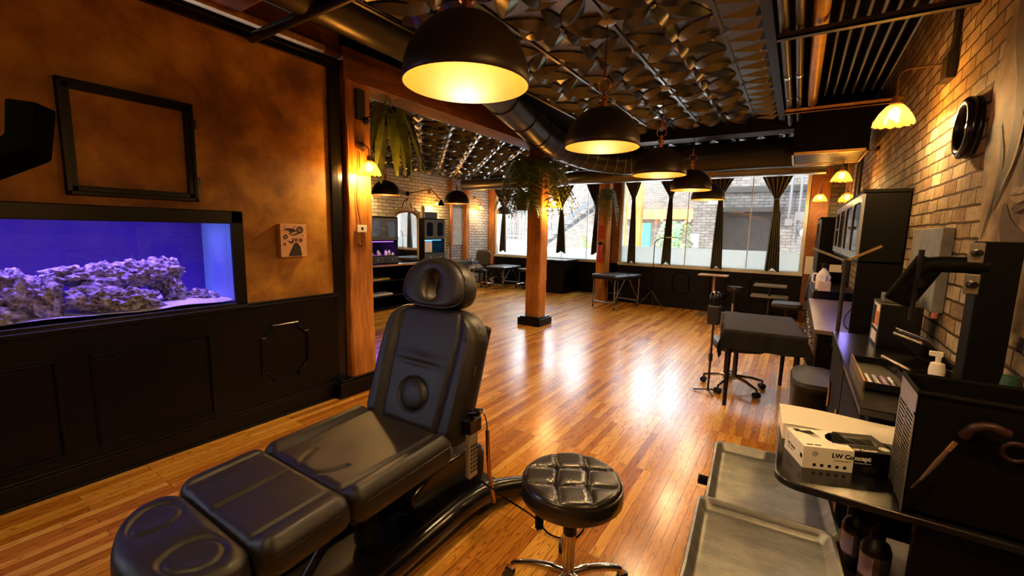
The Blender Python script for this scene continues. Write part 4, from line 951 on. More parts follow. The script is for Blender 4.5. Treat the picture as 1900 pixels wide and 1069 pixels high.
def pump_bottle(loc, label, m='white', s=1.0, clear=False, name='pump_bottle', cap='white'):
    r = root(name, loc, 0, label, 'bottle')
    b = MB(); b.lathe([(0, 0), (.032, 0), (.036, .01), (.036, .10), (.028, .13), (.013, .145), (.013, .15)], n=20); b.build('bottle_body', m, r, 50)
    b = MB(); b.lathe([(.016, .148), (.016, .17), (.006, .175), (.005, .20)], n=14); b.box((.015, 0, .205), (.05, .014, .012)); b.build('pump', cap, r, 40)
    r.scale = (s,) * 3; return r
o = pump_bottle((-6.66, 5.18, .90), 'white pump bottle at the near end of the long counter', s=1.15)
b = MB(); b.bb(.036, .0375, -.015, .015, .04, .09); b.build('label_patch', 'ink', o, 0)
b = MB(); b.bb(-7.05, -6.90, 6.98, 7.24, 1.08, 1.34); tag(b.build('glove_carton', 'white', smooth=0, bevel=.003), 'white upright carton in the niche of the blue lit cabinet', 'box')
rnd = random.Random(4)
names = ['small white bottle', 'tiny silver jar', 'short white jar', 'small pale bottle', 'silver machine part', 'low white dish', 'small glass jar', 'white spray bottle', 'pale round tin']
for k in range(9):
    x, y = -6.93 + rnd.uniform(-.04, .10), 5.55 + k * .062; hgt = rnd.uniform(.05, .12); rr = rnd.uniform(.018, .028)
    b = MB(); b.lathe([(0, 0), (rr, 0), (rr, hgt * .7), (rr * .5, hgt * .85), (rr * .55, hgt), (0, hgt)], (x, y, 1.062), 12)
    tag(b.build('supply_jar', 'white' if k % 3 else 'chrome', smooth=40), names[k] + (' in the violet lit niche, %s from its left end' % ['first', 'second', 'third', 'fourth', 'fifth', 'sixth', 'seventh', 'eighth', 'ninth'][k]), 'jar', 'supplies in the violet lit niche')
b = MB(); b.bb(-7.38, -7.0, 6.98, 7.52, 1.84, 1.98); tag(b.build('storage_box', 'blackdoor', smooth=0, bevel=.006), 'flat grey box on top of the cabinet right of the mirror', 'box')
b = MB(); b.lathe([(0, 0), (.05, 0), (.05, .22), (.035, .26), (0, .27)], (-6.98, 7.03, 1.835), 16); tag(b.build('tall_canister', 'white', smooth=40), 'pale tall canister on top of the cabinet right of the mirror', 'canister')
# folding table with tray, chair, trunks
r = root('folding_table', (-7.55, 9.25, 0), 0, 'small folding table with pale top and crossed legs in the side bay', 'table')
b = MB(); b.bb(-.34, .34, -.22, .22, .64, .665); b.build('tabletop', 'lightwood', r, 0, bevel=.004)
for sy in (-1, 1):
    for sx in (-1, 1):
        b = MB(); b.cyl((sx * .26, sy * .18, .64), (-sx * .26, sy * .18, .0), .013, n=6); b.build('leg', 'lightwood', r, 30)
r = root('equipment_tray', (-7.5, 9.25, .665), 0, 'dark tray of silver and purple supplies on the small folding table', 'tray')
b = MB(); b.bb(-.26, .28, -.15, .15, 0, .10); b.build('tray_body', 'blackdoor', r, 0, bevel=.005)
b = MB(); 
for k in range(7): b.lathe([(0, .09), (.022, .09), (.022, .15), (0, .155)], (-.2 + .07 * k, (-1) ** k * .05, 0), 8)
b.build('tool_set', 'chrome', r, 40)
def box_trunk(loc, d, label, stickers=False):
    r = root('storage_case', loc, 0, label, 'case'); b = MB(); b.bb(-d[0] / 2, d[0] / 2, -d[1] / 2, d[1] / 2, 0, d[2]); b.bb(-d[0] / 2 - .008, d[0] / 2 + .008, -d[1] / 2 - .008, d[1] / 2 + .008, d[2] * .7, d[2] * .76); b.build('body', 'blackplastic', r, 0, bevel=.012)
    b = MB(); 
    for sx in (-.25, .25): b.box((sx * d[0], -d[1] / 2 - .006, d[2] * .7), (.05, .02, .06))
    b.build('latch', 'chrome', r, 0)
    if stickers:
        for (x, z, w_, h_) in ((.02, .15, .07, .09), (.09, .2, .06, .06), (.03, .05, .08, .06), (.10, .10, .06, .08), (-.14, .14, .05, .05)): b = MB(); b.box((x, -d[1] / 2 - .002, z), (w_, .003, h_)); b.build('sticker', 'paper', r, 0)
    return r
box_trunk((-7.5, 10.52, 0), (.55, .4, .34), 'black trunk with pale stickers, under another case in the side bay', True)
box_trunk((-7.5, 10.52, .34), (.50, .36, .24), 'black case with bright latches stacked on the stickered trunk')
def office_chair(loc, rz, label, hs=.46, hb=.95, back=True, m='leather'):
    r = root('office_chair', loc, rz, label, 'chair')
    o = pad(.46, .44, .08, .1, .03, nu=20, nv=20).build('seat', m, r, 60); o.location = (0, 0, hs)
    if back:
        o = pad(.44, hb - hs - .06, .06, .1, .025, nu=20, nv=20).build('backrest', m, r, 60); o.location = (0, .25, (hs + hb) / 2 + .05); o.rotation_euler = (math.radians(82), 0, 0)
        b = MB(); b.tube(bez([(0, .1, hs - .1), (0, .28, hs - .08), (0, .32, hs + .15), (0, .30, hs + .3)]), .018, 8); b.build('back_bar', 'darkmetal', r, 40)
    b = MB(); b.cyl((0, 0, .1), (0, 0, hs - .08), .024, n=12); b.box((0, 0, hs - .095), (.2, .2, .03)); b.build('gas_column', 'darkmetal', r, 30)
    for k in range(5):
        a = 2 * PI * k / 5 + .2; c, s_ = math.cos(a), math.sin(a)
        b = MB(); b.tube([(0, 0, .13), (.16 * c, .16 * s_, .12), (.30 * c, .30 * s_, .085)], [.022, .017, .013], 8); L = b.build('leg', 'chrome', r, 40)
        b = MB(); 
        for sg in (-1, 1): b.cyl((.30 * c - s_ * sg * .006, .30 * s_ + c * sg * .006, .032), (.30 * c - s_ * sg * .028, .30 * s_ + c * sg * .028, .032), .031, n=14)
        b.cyl((.30 * c, .30 * s_, .03), (.30 * c, .30 * s_, .09), .009, n=8); b.build('caster', 'blackplastic', L, 40)
    return r
office_chair((-7.5, 9.80, 0), .3, 'black padded chair with a rolled top behind the small folding table', .50, 1.0)
office_chair((-6.32, 10.45, 0), -.2, 'black office chair behind the side bay massage table', .55, .98)
r = root('low_cabinet', (-5.28, 10.37, 0), 0, 'black low cabinet under the staircase window', 'cabinet')
b = MB(); b.bb(-.55, .33, -.35, .5, 0, .84); b.build('body', 'black', r, 0, bevel=.004)
b = MB(); b.bb(-.57, .35, -.37, .5, .84, .87); b.build('worktop', 'blackgloss', r, 0, bevel=.003)
# ================================================================ BACK RIGHT THINGS
r = root('fire_extinguisher', (-3.74, 9.382, .93), 0, 'red fire extinguisher mounted on the far timber post', 'fire extinguisher')
b = MB(); b.lathe([(0, 0), (.055, 0), (.06, .02), (.06, .32), (.045, .38), (.02, .40)], n=18); b.build('cylinder', mat('extinguisher_red', (.55, .03, .02), .35), r, 50)
b = MB(); b.box((0, 0, .43), (.05, .10, .05)); b.cyl((0, 0, .39), (0, 0, .46), .015, n=8); b.tube(bez([(.02, 0, .43), (.08, 0, .40), (.075, 0, .2)]), .008, 6); b.build('valve', 'blackmatte', r, 20)
b = MB(); b.bb(-3.82, -3.68, 9.432, 9.449, 1.46, 1.76); tag(b.build('wall_sign', mat('sign_red', (.45, .05, .03), .5), smooth=0), 'small red upright sign above the fire extinguisher', 'sign')
r = root('floor_lamp', (-2.50, 9.30, 0), 0, 'thin tripod floor lamp with a flat lamp head before the windows', 'floor lamp')
b = MB(); b.tube(bez([(0, 0, .25), (0, 0, .9), (0, 0, 1.35), (.03, 0, 1.46), (.14, 0, 1.52), (.24, 0, 1.52)], 5), .009, 8); b.build('pole', 'blackmatte', r, 40)
for k in range(3): a = 2 * PI * k / 3 - .4; b = MB(); b.cyl((0, 0, .40), (.34 * math.cos(a), .34 * math.sin(a), 0.008), .007, n=6); b.build('leg', 'darkmetal', r, 30)
b = MB(); b.box((.36, 0, 1.535), (.28, .05, .02)); b.build('lamp_head', 'white', r, 0, bevel=.004)
r = root('tray_table', (-1.30, 9.30, 0), 0, 'wooden topped tray table on a single column below the windows', 'table')
b = MB(); b.bb(-.28, .24, -.18, .18, .81, .83); b.build('tabletop', 'lightwood', r, 0, bevel=.004)
b = MB(); b.cyl((0, 0, .04), (0, 0, .81), .022, n=10); b.build('column', 'lightwood', r, 30)
b = MB(); b.bb(-.24, .24, -.02, .02, .02, .05); b.bb(-.24, -.20, -.2, .2, .0, .04); b.bb(.20, .24, -.2, .2, .0, .04); b.build('base', 'greymetal', r, 0)
r = root('instrument_trolley', (-.34, 9.25, 0), 0, 'two tier black metal instrument stand near the back wall', 'trolley')
for zz, w_ in ((.70, .26), (.50, .30)):
    b = MB(); b.bb(-w_, w_, -.16, .16, zz - .015, zz); b.bb(-w_, w_, -.17, -.155, zz, zz + .02); b.bb(-w_, w_, .155, .17, zz, zz + .02); b.build('tray', 'greymetal', r, 0)
b = MB(); b.cyl((0, 0, .04), (0, 0, .70), .018, n=8); b.build('column', 'darkmetal', r, 30)
b = MB(); b.bb(-.22, .22, -.02, .02, 0, .04); b.bb(-.02, .02, -.2, .2, 0, .04); b.build('base', 'darkmetal', r, 0)
office_chair((-.05, 8.62, 0), -PI / 2, 'black leather chair seen side on, beside the back wall below the orange post', .50, .98)
# third post sign etc done; white card by window
b = MB(); b.bb(.16, .30, 9.735, 9.749, .92, 1.25); tag(b.build('paper_sign', 'paper', smooth=0), 'white card standing at the right end of the window sill', 'card')
# ================================================================ RIGHT SIDE
hutch('wall_cabinet', (XR, 6.95, 1.42), PI, .27, 2.65, .54, 4, .02, .01, 'long black wall cabinet with four silver grey glass doors', drawers=False, doorm='silverdoor' if 'silverdoor' in M else 'blackdoor')
r = root('drawer_dresser', (XR, 5.5, 0), 0, 'low black dresser with small round knobs under the long wall cabinet', 'dresser')
b = MB(); b.bb(-.46, 0, -1.05, 1.15, 0, .80); b.build('body', 'black', r, 0, bevel=.004)
b = MB(); b.bb(-.49, 0, -1.07, 1.17, .80, .835); b.build('worktop', mat('grey_brown_laminate', (.13, .10, .10), .32, spec=.5), r, 0, bevel=.003, label='brown grey worktop')
for i in range(4):
    for j in range(3):
        y0 = -1.04 + i * .55; z0 = .08 + j * .24
        b = MB(); b.bb(-.478, -.46, y0, y0 + .53, z0, z0 + .22); D = b.build('drawer', 'blackdoor', r, 0, bevel=.003)
        for yy in (.14, .39): b = MB(); b.ball((-.49, y0 + yy, z0 + .12), .012, 8); b.build('knob', 'chrome', D, 40)
r = root('hutch_back', (XR - .001, 5.6, .836), 0, 'black back board and end panel joining the dresser to the wall cabinet', 'panel')
b = MB(); b.bb(-.012, 0, -1.2, 1.3, 0, .58); b.build('back_board', 'black', r, 0)
b = MB(); b.bb(-.27, 0, -1.30, -1.27, -.0, .58); b.build('end_panel', 'blackmatte', r, 0)
b = MB(); b.bb(-.24, -.20, -.9, .9, .568, .578); b.build('niche_light', mat('violet_lamp', (.3, .2, 1), .4, emit=((.30, .22, 1), 1.5)), r, 0, label='violet glowing strip')
l = bpy.data.lights.new('niche_lamp', 'AREA'); l.shape = 'RECTANGLE'; l.size = .08; l.size_y = 1.6; l.energy = 2.2; l.color = (.35, .28, 1); o = bpy.data.objects.new('niche_lamp', l); COL.objects.link(o); o.parent = r; o.location = (-.22, 0, .56)
pipe(bez([(.45, 4.45, .84), (.42, 4.8, .842), (.46, 5.3, .842), (.50, 5.5, .86), (.55, 5.5, .95)], 6), .005, 'thin black cable lying on the brown grey dresser top', 'blackmatte', 'cable', 'power_cable')
hutch('wall_cabinet', (XR, 9.0, .95), PI, .40, 1.1, .93, 2, .05, .03, 'dark cabinet at the far end of the brick wall beside the orange post', drawers=False)
r = root('cabinet', (XR, 8.0, 0), 0, 'black floor cabinet at the far right below the dark end cabinet', 'cabinet')
b = MB(); b.bb(-.44, 0, -1.25, 1.0, 0, .93); b.build('body', 'black', r, 0, bevel=.004)
b = MB(); b.bb(-.455, -.44, -1.22, .97, .05, .9); b.build('door', 'blackdoor', r, 0, bevel=.004)
r = root('jug', (.33, 6.95, .935), 0, 'white plastic jug with a black cap behind the tissue box', 'jug')
b = MB(); b.lathe([(0, 0), (.075, 0), (.08, .02), (.08, .17), (.05, .23), (.025, .26), (.025, .28)], n=24); b.build('body', 'white', r, 50)
b = MB(); b.tube(bez([(-.07, 0, .20), (-.11, 0, .19), (-.11, 0, .10), (-.075, 0, .08)]), .012, 8); b.build('handle', 'white', r, 50)
b = MB(); b.lathe([(.03, .28), (.032, .33), (0, .335)], n=16); b.box((-.02, 0, .33), (.06, .02, .015)); b.build('cap', 'blackplastic', r, 40)
r = root('tissue_box', (.34, 6.77, .935), 0, 'cream tissue box in front of the white jug', 'tissue box')
b = MB(); b.box((0, 0, .06), (.13, .13, .12)); b.build('carton', mat('cream_card', (.68, .52, .32), .7), r, 0, bevel=.003)
b = MB(); b.grid(lambda u, v: ((u - .5) * .06 * (1 + v), .02 * math.sin(u * 9), .12 + .06 * v), 8, 4); b.build('tissue', 'paper', r, 60)
# covered work table
r = root('work_table', (-.23, 4.93, 0), .12, 'square table under a black cloth beside the dresser', 'table')
b = MB(); b.bb(-.31, .31, -.50, .50, .715, .745); b.build('tabletop', 'blackmatte', r, 0)
for sx, sy in ((-1, -1), (1, -1), (1, 1), (-1, 1)): b = MB(); b.tube([(sx * .27, sy * .46, .715), (sx * .27, sy * .46, 0)], [.024, .017], 4); b.build('leg', 'blackplastic', r, 20)
def cloth(u, v):
    x, y = (u - .5) * 1.06, (v - .5) * 1.40; ox, oy = max(0, abs(x) - .325), max(0, abs(y) - .515)
    X = math.copysign(min(abs(x), .325), x); Yv = math.copysign(min(abs(y), .515), y); d = ox + oy if not (ox and oy) else math.hypot(ox, oy) * 1.25
    f = .018 * math.sin(x * 22 + y * 3) * (oy > 0) + .018 * math.sin(y * 18) * (ox > 0); o = d * .07
    return (X + math.copysign(ox and o + f, x) + 0, Yv + math.copysign(oy and o + f, y), .752 - d * .98 - (.0 if d else .0))
b = MB(); b.grid(cloth, 50, 66); o = b.build('table_cloth', 'fabric', None, 60); o.location = (-.23, 4.93, 0); o.rotation_euler = (0, 0, .12); tag(o, 'black cloth draped over the square work table', 'tablecloth')
office_chair((-.43, 5.02, 0), .35, 'black rolling seat with chrome legs pushed under the covered table', .52, back=False)
r = root('arm_rest_stand', (-.63, 4.70, 0), 0, 'upright black arm rest on a thin pole left of the covered table', 'arm rest')
b = MB(); b.cyl((0, 0, .02), (0, 0, .74), .011, n=10); b.cyl((0, 0, .34), (0, 0, .42), .02, n=10); b.build('pole', 'darkmetal', r, 30)
b = MB(); b.box((0, 0, .82), (.12, .09, .20)); b.build('arm_pad', 'leather', r, 0, bevel=.02)
b = MB(); b.lathe([(.052, 0), (.055, .06), (.048, .11), (.02, .135), (0, .137)], (0, 0, .92), 20); b.build('cap', 'blackgloss', r, 50)
b = MB(); b.lathe([(.03, 0), (.03, .02), (.0, .025)], (0, 0, 1.03), 16); b.build('clear_knob', 'chrome', r, 50)
b = MB(); 
for k in range(3): b.cyl((0, 0, .04), (.14 * math.cos(k * 2.1 + 1), .14 * math.sin(k * 2.1 + 1), .01), .008, n=6)
b.build('base', 'darkmetal', r, 30)
# trash can
r = root('trash_can', (.20, 3.88, 0), 0, 'black oval lidded trash can beside the covered table', 'trash can')
def oval(w, l, z, n=40): return [(w * math.copysign(abs(math.cos(a)) ** .6, math.cos(a)), l * math.copysign(abs(math.sin(a)) ** .6, math.sin(a)), z) for a in [2 * PI * i / n for i in range(n)]]
def loft(rings, capb=True, capt=True):
    n = len(rings[0]); b = MB(); b.add([p for q in rings for p in q], [(i * n + k, i * n + (k + 1) % n, (i + 1) * n + (k + 1) % n, (i + 1) * n + k) for i in range(len(rings) - 1) for k in range(n)] + ([tuple(range(n))] if capb else []) + ([tuple((len(rings) - 1) * n + k for k in range(n))] if capt else [])); return b
loft([oval(.13, .25, 0), oval(.145, .28, .50), oval(.145, .28, .53)]).build('body', 'blackplastic', r, 40)
loft([oval(.15, .29, .53), oval(.152, .292, .56), oval(.14, .27, .585), oval(.06, .1, .60)]).build('lid', mat('dull_black_lid', (.012, .011, .010), .5, spec=.3), r, 40)
# light stand
r = root('studio_light', (.288, 3.67, 0), 0, 'black pole light with two angled lamp bars in front of the dresser', 'floor lamp')
b = MB(); b.cyl((0, 0, .02), (0, 0, 1.45), .013, n=10); b.cyl((0, 0, .86), (0, 0, .93), .022, n=10); b.cyl((0, 0, 1.40), (0, 0, 1.47), .022, n=10); b.build('pole', 'darkmetal', r, 30)
b = MB(); b.cyl((.02, 0, .88), (.035, 0, .88), .012, n=8); b.cyl((-.03, 0, .92), (.03, 0, .92), .007, n=8); b.build('clamp_knob', 'chrome', r, 30)
b = MB(); b.lathe([(.13, 0), (.13, .015), (.02, .03), (0, .03)], n=28); b.build('base', 'blackplastic', r, 40)
for sx, ax, lab in ((-1, .38, None), (1, -.55, None)):
    m4 = Matrix.Translation((0, 0, 1.46)) @ Matrix.Rotation(ax, 4, 'Y')
    b = MB(); b.box((sx * .105, 0, 0), (.20, .035, .016), M4=m4); o = b.build('lamp_bar', 'brass' if sx > 0 else 'greymetal', r, 0, bevel=.003)
b = MB(); b.box((-.05, .02, 1.405), (.07, .01, .05), M4=Matrix.Identity(4)); b.build('control_card', 'paper', r, 0)
# ---------------- bits on the wall
r = root('round_mirror', (XR, 3.08, 2.165), 0, 'small round convex mirror in a thick black frame on the brick wall', 'mirror')
b = MB(); b.tube([(-.035, .115 * math.cos(a), .125 * math.sin(a)) for a in [2 * PI * i / 40 for i in range(40)]], .024, 12, closed=True); b.tube([(-.012, .125 * math.cos(a), .135 * math.sin(a)) for a in [2 * PI * i / 40 for i in range(40)]], .014, 10, closed=True); b.build('frame', 'blackgloss', r, 60)
b = MB(); b.lathe([(.108, 0), (.09, .012), (.05, .022), (0, .026)], n=36, M4=Matrix.Translation((-.012, 0, 0)) @ Matrix.Rotation(-PI / 2, 4, 'Y')); b.build('mirror_glass', mat('mirror_silver_b', (.8, .78, .72), .04, 1.0), r, 60)
r = root('wall_canvas', (XR, 3.475, 1.455), 0, 'blank grey stone-look square panel hung on the brick wall', 'picture')
b = MB(); b.bb(-.05, -.002, -.345, .345, -.225, .225); b.build('panel', mat('grey_slate', (.17, .175, .18), .45, var=.35, bump=(14, .4, .004)), r, 0, bevel=.004)
M['mural'] = plaster_mat('mural_plaster', [(0.34, (.06, .038, .022)), (.45, (.25, .17, .09)), (.56, (.50, .38, .22)), (.72, (.66, .56, .40))], 2.8, .7)
b = MB(); MP = [(2.70, 3.2), (2.74, 2.6), (2.85, 2.3), (2.83, 2.0), (2.76, 1.75), (2.70, 1.5), (2.62, 1.33), (2.3, 1.30), (1.6, 1.28), (.2, 1.2), (.2, 3.2)]
RXm = Matrix(((0, 0, -1, XR - .001), (1, 0, 0, 0), (0, 1, 0, 0), (0, 0, 0, 1)))
b.prism(MP, .012, RXm); r = tag(b.build('wall_mural', 'mural', smooth=0), 'sepia portrait mural painted on plaster at the right edge of the brick wall', 'mural')
def stroke(name, pts, ws, m, h=.002):
    P = bez([(p[0], p[1], 0) for p in pts], 7); n = len(P); vs = []
    for i, p in enumerate(P):
        t = (P[min(i + 1, n - 1)] - P[max(i - 1, 0)]).normalized(); nn = Vector((-t.y, t.x, 0)); w = ws * math.sin(PI * (.06 + .9 * i / (n - 1))) ** .7
        for s_ in (-1, 1): vs.append((XR - .0135 - h, p.x + nn.x * w * s_, p.y + nn.y * w * s_))
    b = MB(); b.add(vs, [(2 * i, 2 * i + 1, 2 * i + 3, 2 * i + 2) for i in range(n - 1)]); return b.build(name, m, r, 0)
M['muraldark'] = mat('mural_dark_paint', (.075, .045, .028), .7, var=.5); M['murallight'] = mat('mural_light_paint', (.62, .50, .36), .7, var=.3); M['murallip'] = mat('mural_lip_paint', (.42, .29, .19), .7, var=.2)
stroke('hair_stroke', [(2.60, 2.75), (2.62, 2.5), (2.50, 2.25), (2.48, 2.0), (2.62, 1.75)], .075, 'muraldark'); stroke('hair_stroke', [(2.35, 2.9), (2.42, 2.5), (2.38, 2.2), (2.44, 1.98)], .09, 'muraldark'); stroke('hair_stroke', [(2.68, 2.1), (2.60, 1.9), (2.70, 1.62)], .018, 'muraldark')
stroke('hair_stroke', [(2.3, 2.6), (2.42, 2.2), (2.46, 1.95), (2.56, 1.82)], .010, 'murallight', .0035); stroke('shadow_stroke', [(2.50, 1.76), (2.44, 1.66), (2.28, 1.60), (2.1, 1.62)], .055, 'muraldark'); stroke('shadow_stroke', [(2.42, 1.74), (2.36, 1.735), (2.28, 1.745)], .012, 'muraldark', .003)
stroke('lip_stroke', [(2.45, 1.795), (2.40, 1.808), (2.36, 1.800), (2.31, 1.81), (2.25, 1.80)], .012, 'murallip', .0035); stroke('lip_stroke', [(2.44, 1.785), (2.36, 1.770), (2.26, 1.785)], .013, 'murallip', .0035); stroke('lip_stroke', [(2.45, 1.790), (2.36, 1.787), (2.25, 1.792)], .003, 'muraldark', .0045)
stroke('nose_stroke', [(2.40, 1.92), (2.38, 1.86), (2.33, 1.85), (2.29, 1.87)], .012, 'muraldark', .003)
# ================================================================ RIGHT STATION
r = root('station_cabinet', (XR, 2.55, 0), 0, 'black cabinet against the brick wall carrying the speaker and trays', 'cabinet')
b = MB(); b.bb(-.40, 0, -.55, .95, 0, .97); b.build('body', 'blackmatte', r, 0, bevel=.004)
b = MB(); b.bb(-.43, 0, -.57, .97, .97, 1.0); b.build('worktop', 'blackgloss', r, 0, bevel=.004)
for i in range(2): 
    b = MB(); b.bb(-.418, -.40, -.52 + i * .74, .19 + i * .74, .05, .93); D = b.build('door', 'blackmatte', r, 0, bevel=.004)
    b = MB(); b.cyl((-.435, .12 + i * .5, .6), (-.435, .12 + i * .5, .75), .007, n=8); b.build('handle', 'chrome', D, 30)
r = root('speaker_box', (.52, 3.28, 1.0), 0, 'black box speaker with an orange sticker below the grey wall panel', 'speaker')
b = MB(); b.bb(-.09, .09, -.12, .16, 0, .25); b.build('case', 'blackplastic', r, 0, bevel=.004)
b = MB(); b.bb(-.092, -.09, -.10, .10, .10, .24); b.bb(-.094, -.09, -.08, .08, .02, .08); b.build('white_sticker', 'white', r, 0)
b = MB(); b.bb(-.096, -.092, -.09, -.01, .12, .20); b.build('orange_sticker', mat('orange_label', (.75, .20, .02), .5), r, 0)
b = MB(); b.bb(-.096, -.092, .01, .09, .115, .225); b.build('dark_sticker', 'black', r, 0)
b = MB(); b.bb(.45, .60, 3.24, 3.36, 1.252, 1.30); tag(b.build('small_box', 'greymetal', smooth=0, bevel=.003), 'small grey brown box on top of the black box speaker', 'box')
r = root('tattoo_tray', (.345, 2.47, 1.0), 0, 'shallow open dark tray with a pale metal edge on the station cabinet', 'tray')
b = MB(); b.bb(-.06, .09, -.24, .24, 0, .006); b.bb(.085, .09, -.24, .24, 0, .035); b.bb(-.06, .09, .235, .24, 0, .035); b.bb(-.06, .09, -.24, -.235, 0, .035); b.build('tray_body', 'blackplastic', r, 0)
b = MB(); b.bb(-.066, -.058, -.245, .245, 0, .04); b.build('metal_edge', 'brass', r, 0, bevel=.002)
for k, c in enumerate(('white', 'greymetal', 'violet', 'chrome')):
    if c == 'violet' and c not in M: M[c] = mat('violet_tube', (.22, .12, .30), .4)
    b = MB(); b.tube([(.31 + .027 * k, 2.26, 1.018), (.305 + .027 * k, 2.40, 1.018)], .010, 10); tag(b.build('ink_tube', c, smooth=40), '%s tube lying in the dark tray' % ['white', 'grey', 'violet', 'silver'][k] + (', leftmost' if k == 0 else ''), 'tube', 'tubes in the dark tray')
r = root('visor_case', (.50, 2.62, 1.0), .3, 'glossy black hinged case with a clear raised lid on the station cabinet', 'case')
b = MB(); b.box((0, 0, .03), (.16, .24, .06)); b.build('case_body', 'blackgloss', r, 0, bevel=.012)
m4 = Matrix.Translation((.07, 0, .06)) @ Matrix.Rotation(.75, 4, 'Y')
b = MB(); b.box((-.08, 0, .012), (.16, .24, .03), M4=m4); b.build('lid', 'blackgloss', r, 0, bevel=.012)
b = MB(); b.tube([m4 @ Vector(p) for p in ((-.16, -.12, .03), (0, -.12, .03), (0, .12, .03), (-.16, .12, .03))], .004, 6, closed=True); b.build('lid_edge', 'chrome', r, 40)
r = root('spray_bottle', (.475, 2.16, 1.0), 0, 'clear spray bottle with a white pump top behind the black bin', 'bottle')
b = MB(); b.lathe([(0, 0), (.042, 0), (.046, .012), (.046, .07), (.03, .10), (.018, .108), (.018, .115)], n=24); b.build('bottle_body', glass_mat('clear_plastic', tint=(.85, .85, .82), gloss=.15), r, 60)
b = MB(); b.lathe([(.022, .105), (.024, .14), (.020, .165), (.008, .17), (.009, .20), (.0, .202)], n=18); b.box((-.008, 0, .20), (.035, .018, .016)); b.build('spray_top', 'white', r, 40)
r = root('capped_bottle', (.62, 2.02, 1.0), 0, 'white bottle with a dark green cap at the right edge, beside the black post', 'bottle')
b = MB(); b.lathe([(0, 0), (.038, 0), (.04, .01), (.04, .11), (.022, .13)], n=22); b.build('bottle_body', 'white', r, 60)
b = MB(); b.lathe([(.024, .128), (.026, .14), (.020, .185), (.0, .187)], n=20); b.build('cap', mat('green_cap', (.015, .06, .035), .4), r, 40)
# black column with knobs and swivel arm
r = root('arm_post', (.585, 2.20, 1.0), 0, 'tall black square post with two knobbed metal plates and a swivel arm', 'stand')
b = MB(); b.bb(-.045, .055, -.05, .05, 0, .615); b.build('post', 'blackmatte', r, 0, bevel=.004)
b = MB(); b.bb(-.06, .07, -.065, .065, 0, .03); b.build('base_plate', 'blackplastic', r, 0, bevel=.004)
for zz in (.575, .465):
    b = MB(); b.bb(-.080, -.040, -.058, -.050, zz - .035, zz + .035); P = b.build('knob_plate', 'greymetal', r, 0, bevel=.003)
    b = MB(); b.cyl((-.060, -.058, zz), (-.060, -.085, zz), .015, .011, 16); b.cyl((-.060, -.085, zz), (-.060, -.092, zz), .006, n=10); b.build('knob', 'blackgloss', P, 40)
b = MB(); b.tube(bez([(-.02, -.03, .53), (-.10, -.03, .53), (-.17, -.02, .525), (-.20, -.02, .50)]), [.030] * 25, 10); b.build('swivel_arm', 'blackmatte', r, 40)
m4 = Matrix.Translation((-.205, -.03, .46)) @ Matrix.Rotation(.45, 4, 'Y') @ Matrix.Rotation(.3, 4, 'Z')
b = MB(); b.box((0, 0, .0), (.10, .02, .19), M4=m4); b.build('bracket_plate', 'blackmatte', r, 0, bevel=.01)
b = MB(); b.tube([m4 @ Vector(p) for p in ((-.055, -.012, .11), (-.03, -.014, .06), (.03, -.014, -.06), (.06, -.03, -.13))], .009, 8); b.cyl(m4 @ Vector((0, -.01, 0)), m4 @ Vector((0, -.03, 0)), .018, n=14); b.build('clamp', 'blackplastic', r, 40)
b = MB(); b.lathe([(0, 0), (.012, 0), (.010, .02), (.0, .022)], (-.135, -.03, .33), 12); b.build('tip', 'copper', r, 40)
# ================================================================ FOREGROUND CART
r = root('utility_cart', (0, 0, 0), 0, 'black glossy topped work cart in the right foreground', 'cart')
def rpoly(x0, x1, y0, y1, c, n=7):
    out = []
    for (cx, cy, a0) in ((x1 - c, y0 + c, -PI / 2), (x1 - c, y1 - c, 0), (x0 + c, y1 - c, PI / 2), (x0 + c, y0 + c, PI)):
        for k in range(n + 1): a = a0 + PI / 2 * k / n; out.append((cx + c * math.cos(a), cy + c * math.sin(a)))
    return out
b = MB(); b.prism(rpoly(.005, .60, 1.45, 1.96, .07), .022, Matrix.Translation((0, 0, .878))); b.build('cart_top', 'blackgloss', r, 30, bevel=.004)
b = MB(); b.bb(.195, .60, 1.53, 1.90, .55, .575); b.build('lower_shelf', 'whitepaint', r, 0, label='pale lower shelf')
for (x, y) in ((.40, 1.52), (.57, 1.52), (.57, 1.88), (.22, 1.88)): b = MB(); b.bb(x - .018, x + .018, y - .018, y + .018, .05, .878); b.build('post', 'blackplastic', r, 0, bevel=.003)
b = MB(); b.bb(.33, .60, 1.47, 1.50, .25, .878); b.bb(.30, .60, 1.5, 1.9, .05, .09); b.build('side_panel', 'blackmatte', r, 0, bevel=.003)
for (x, y) in ((.33, 1.52), (.57, 1.88), (.22, 1.88), (.57, 1.52)): b = MB(); b.cyl((x - .012, y, .025), (x + .012, y, .025), .025, n=14); b.build('caster', 'blackplastic', r, 30)
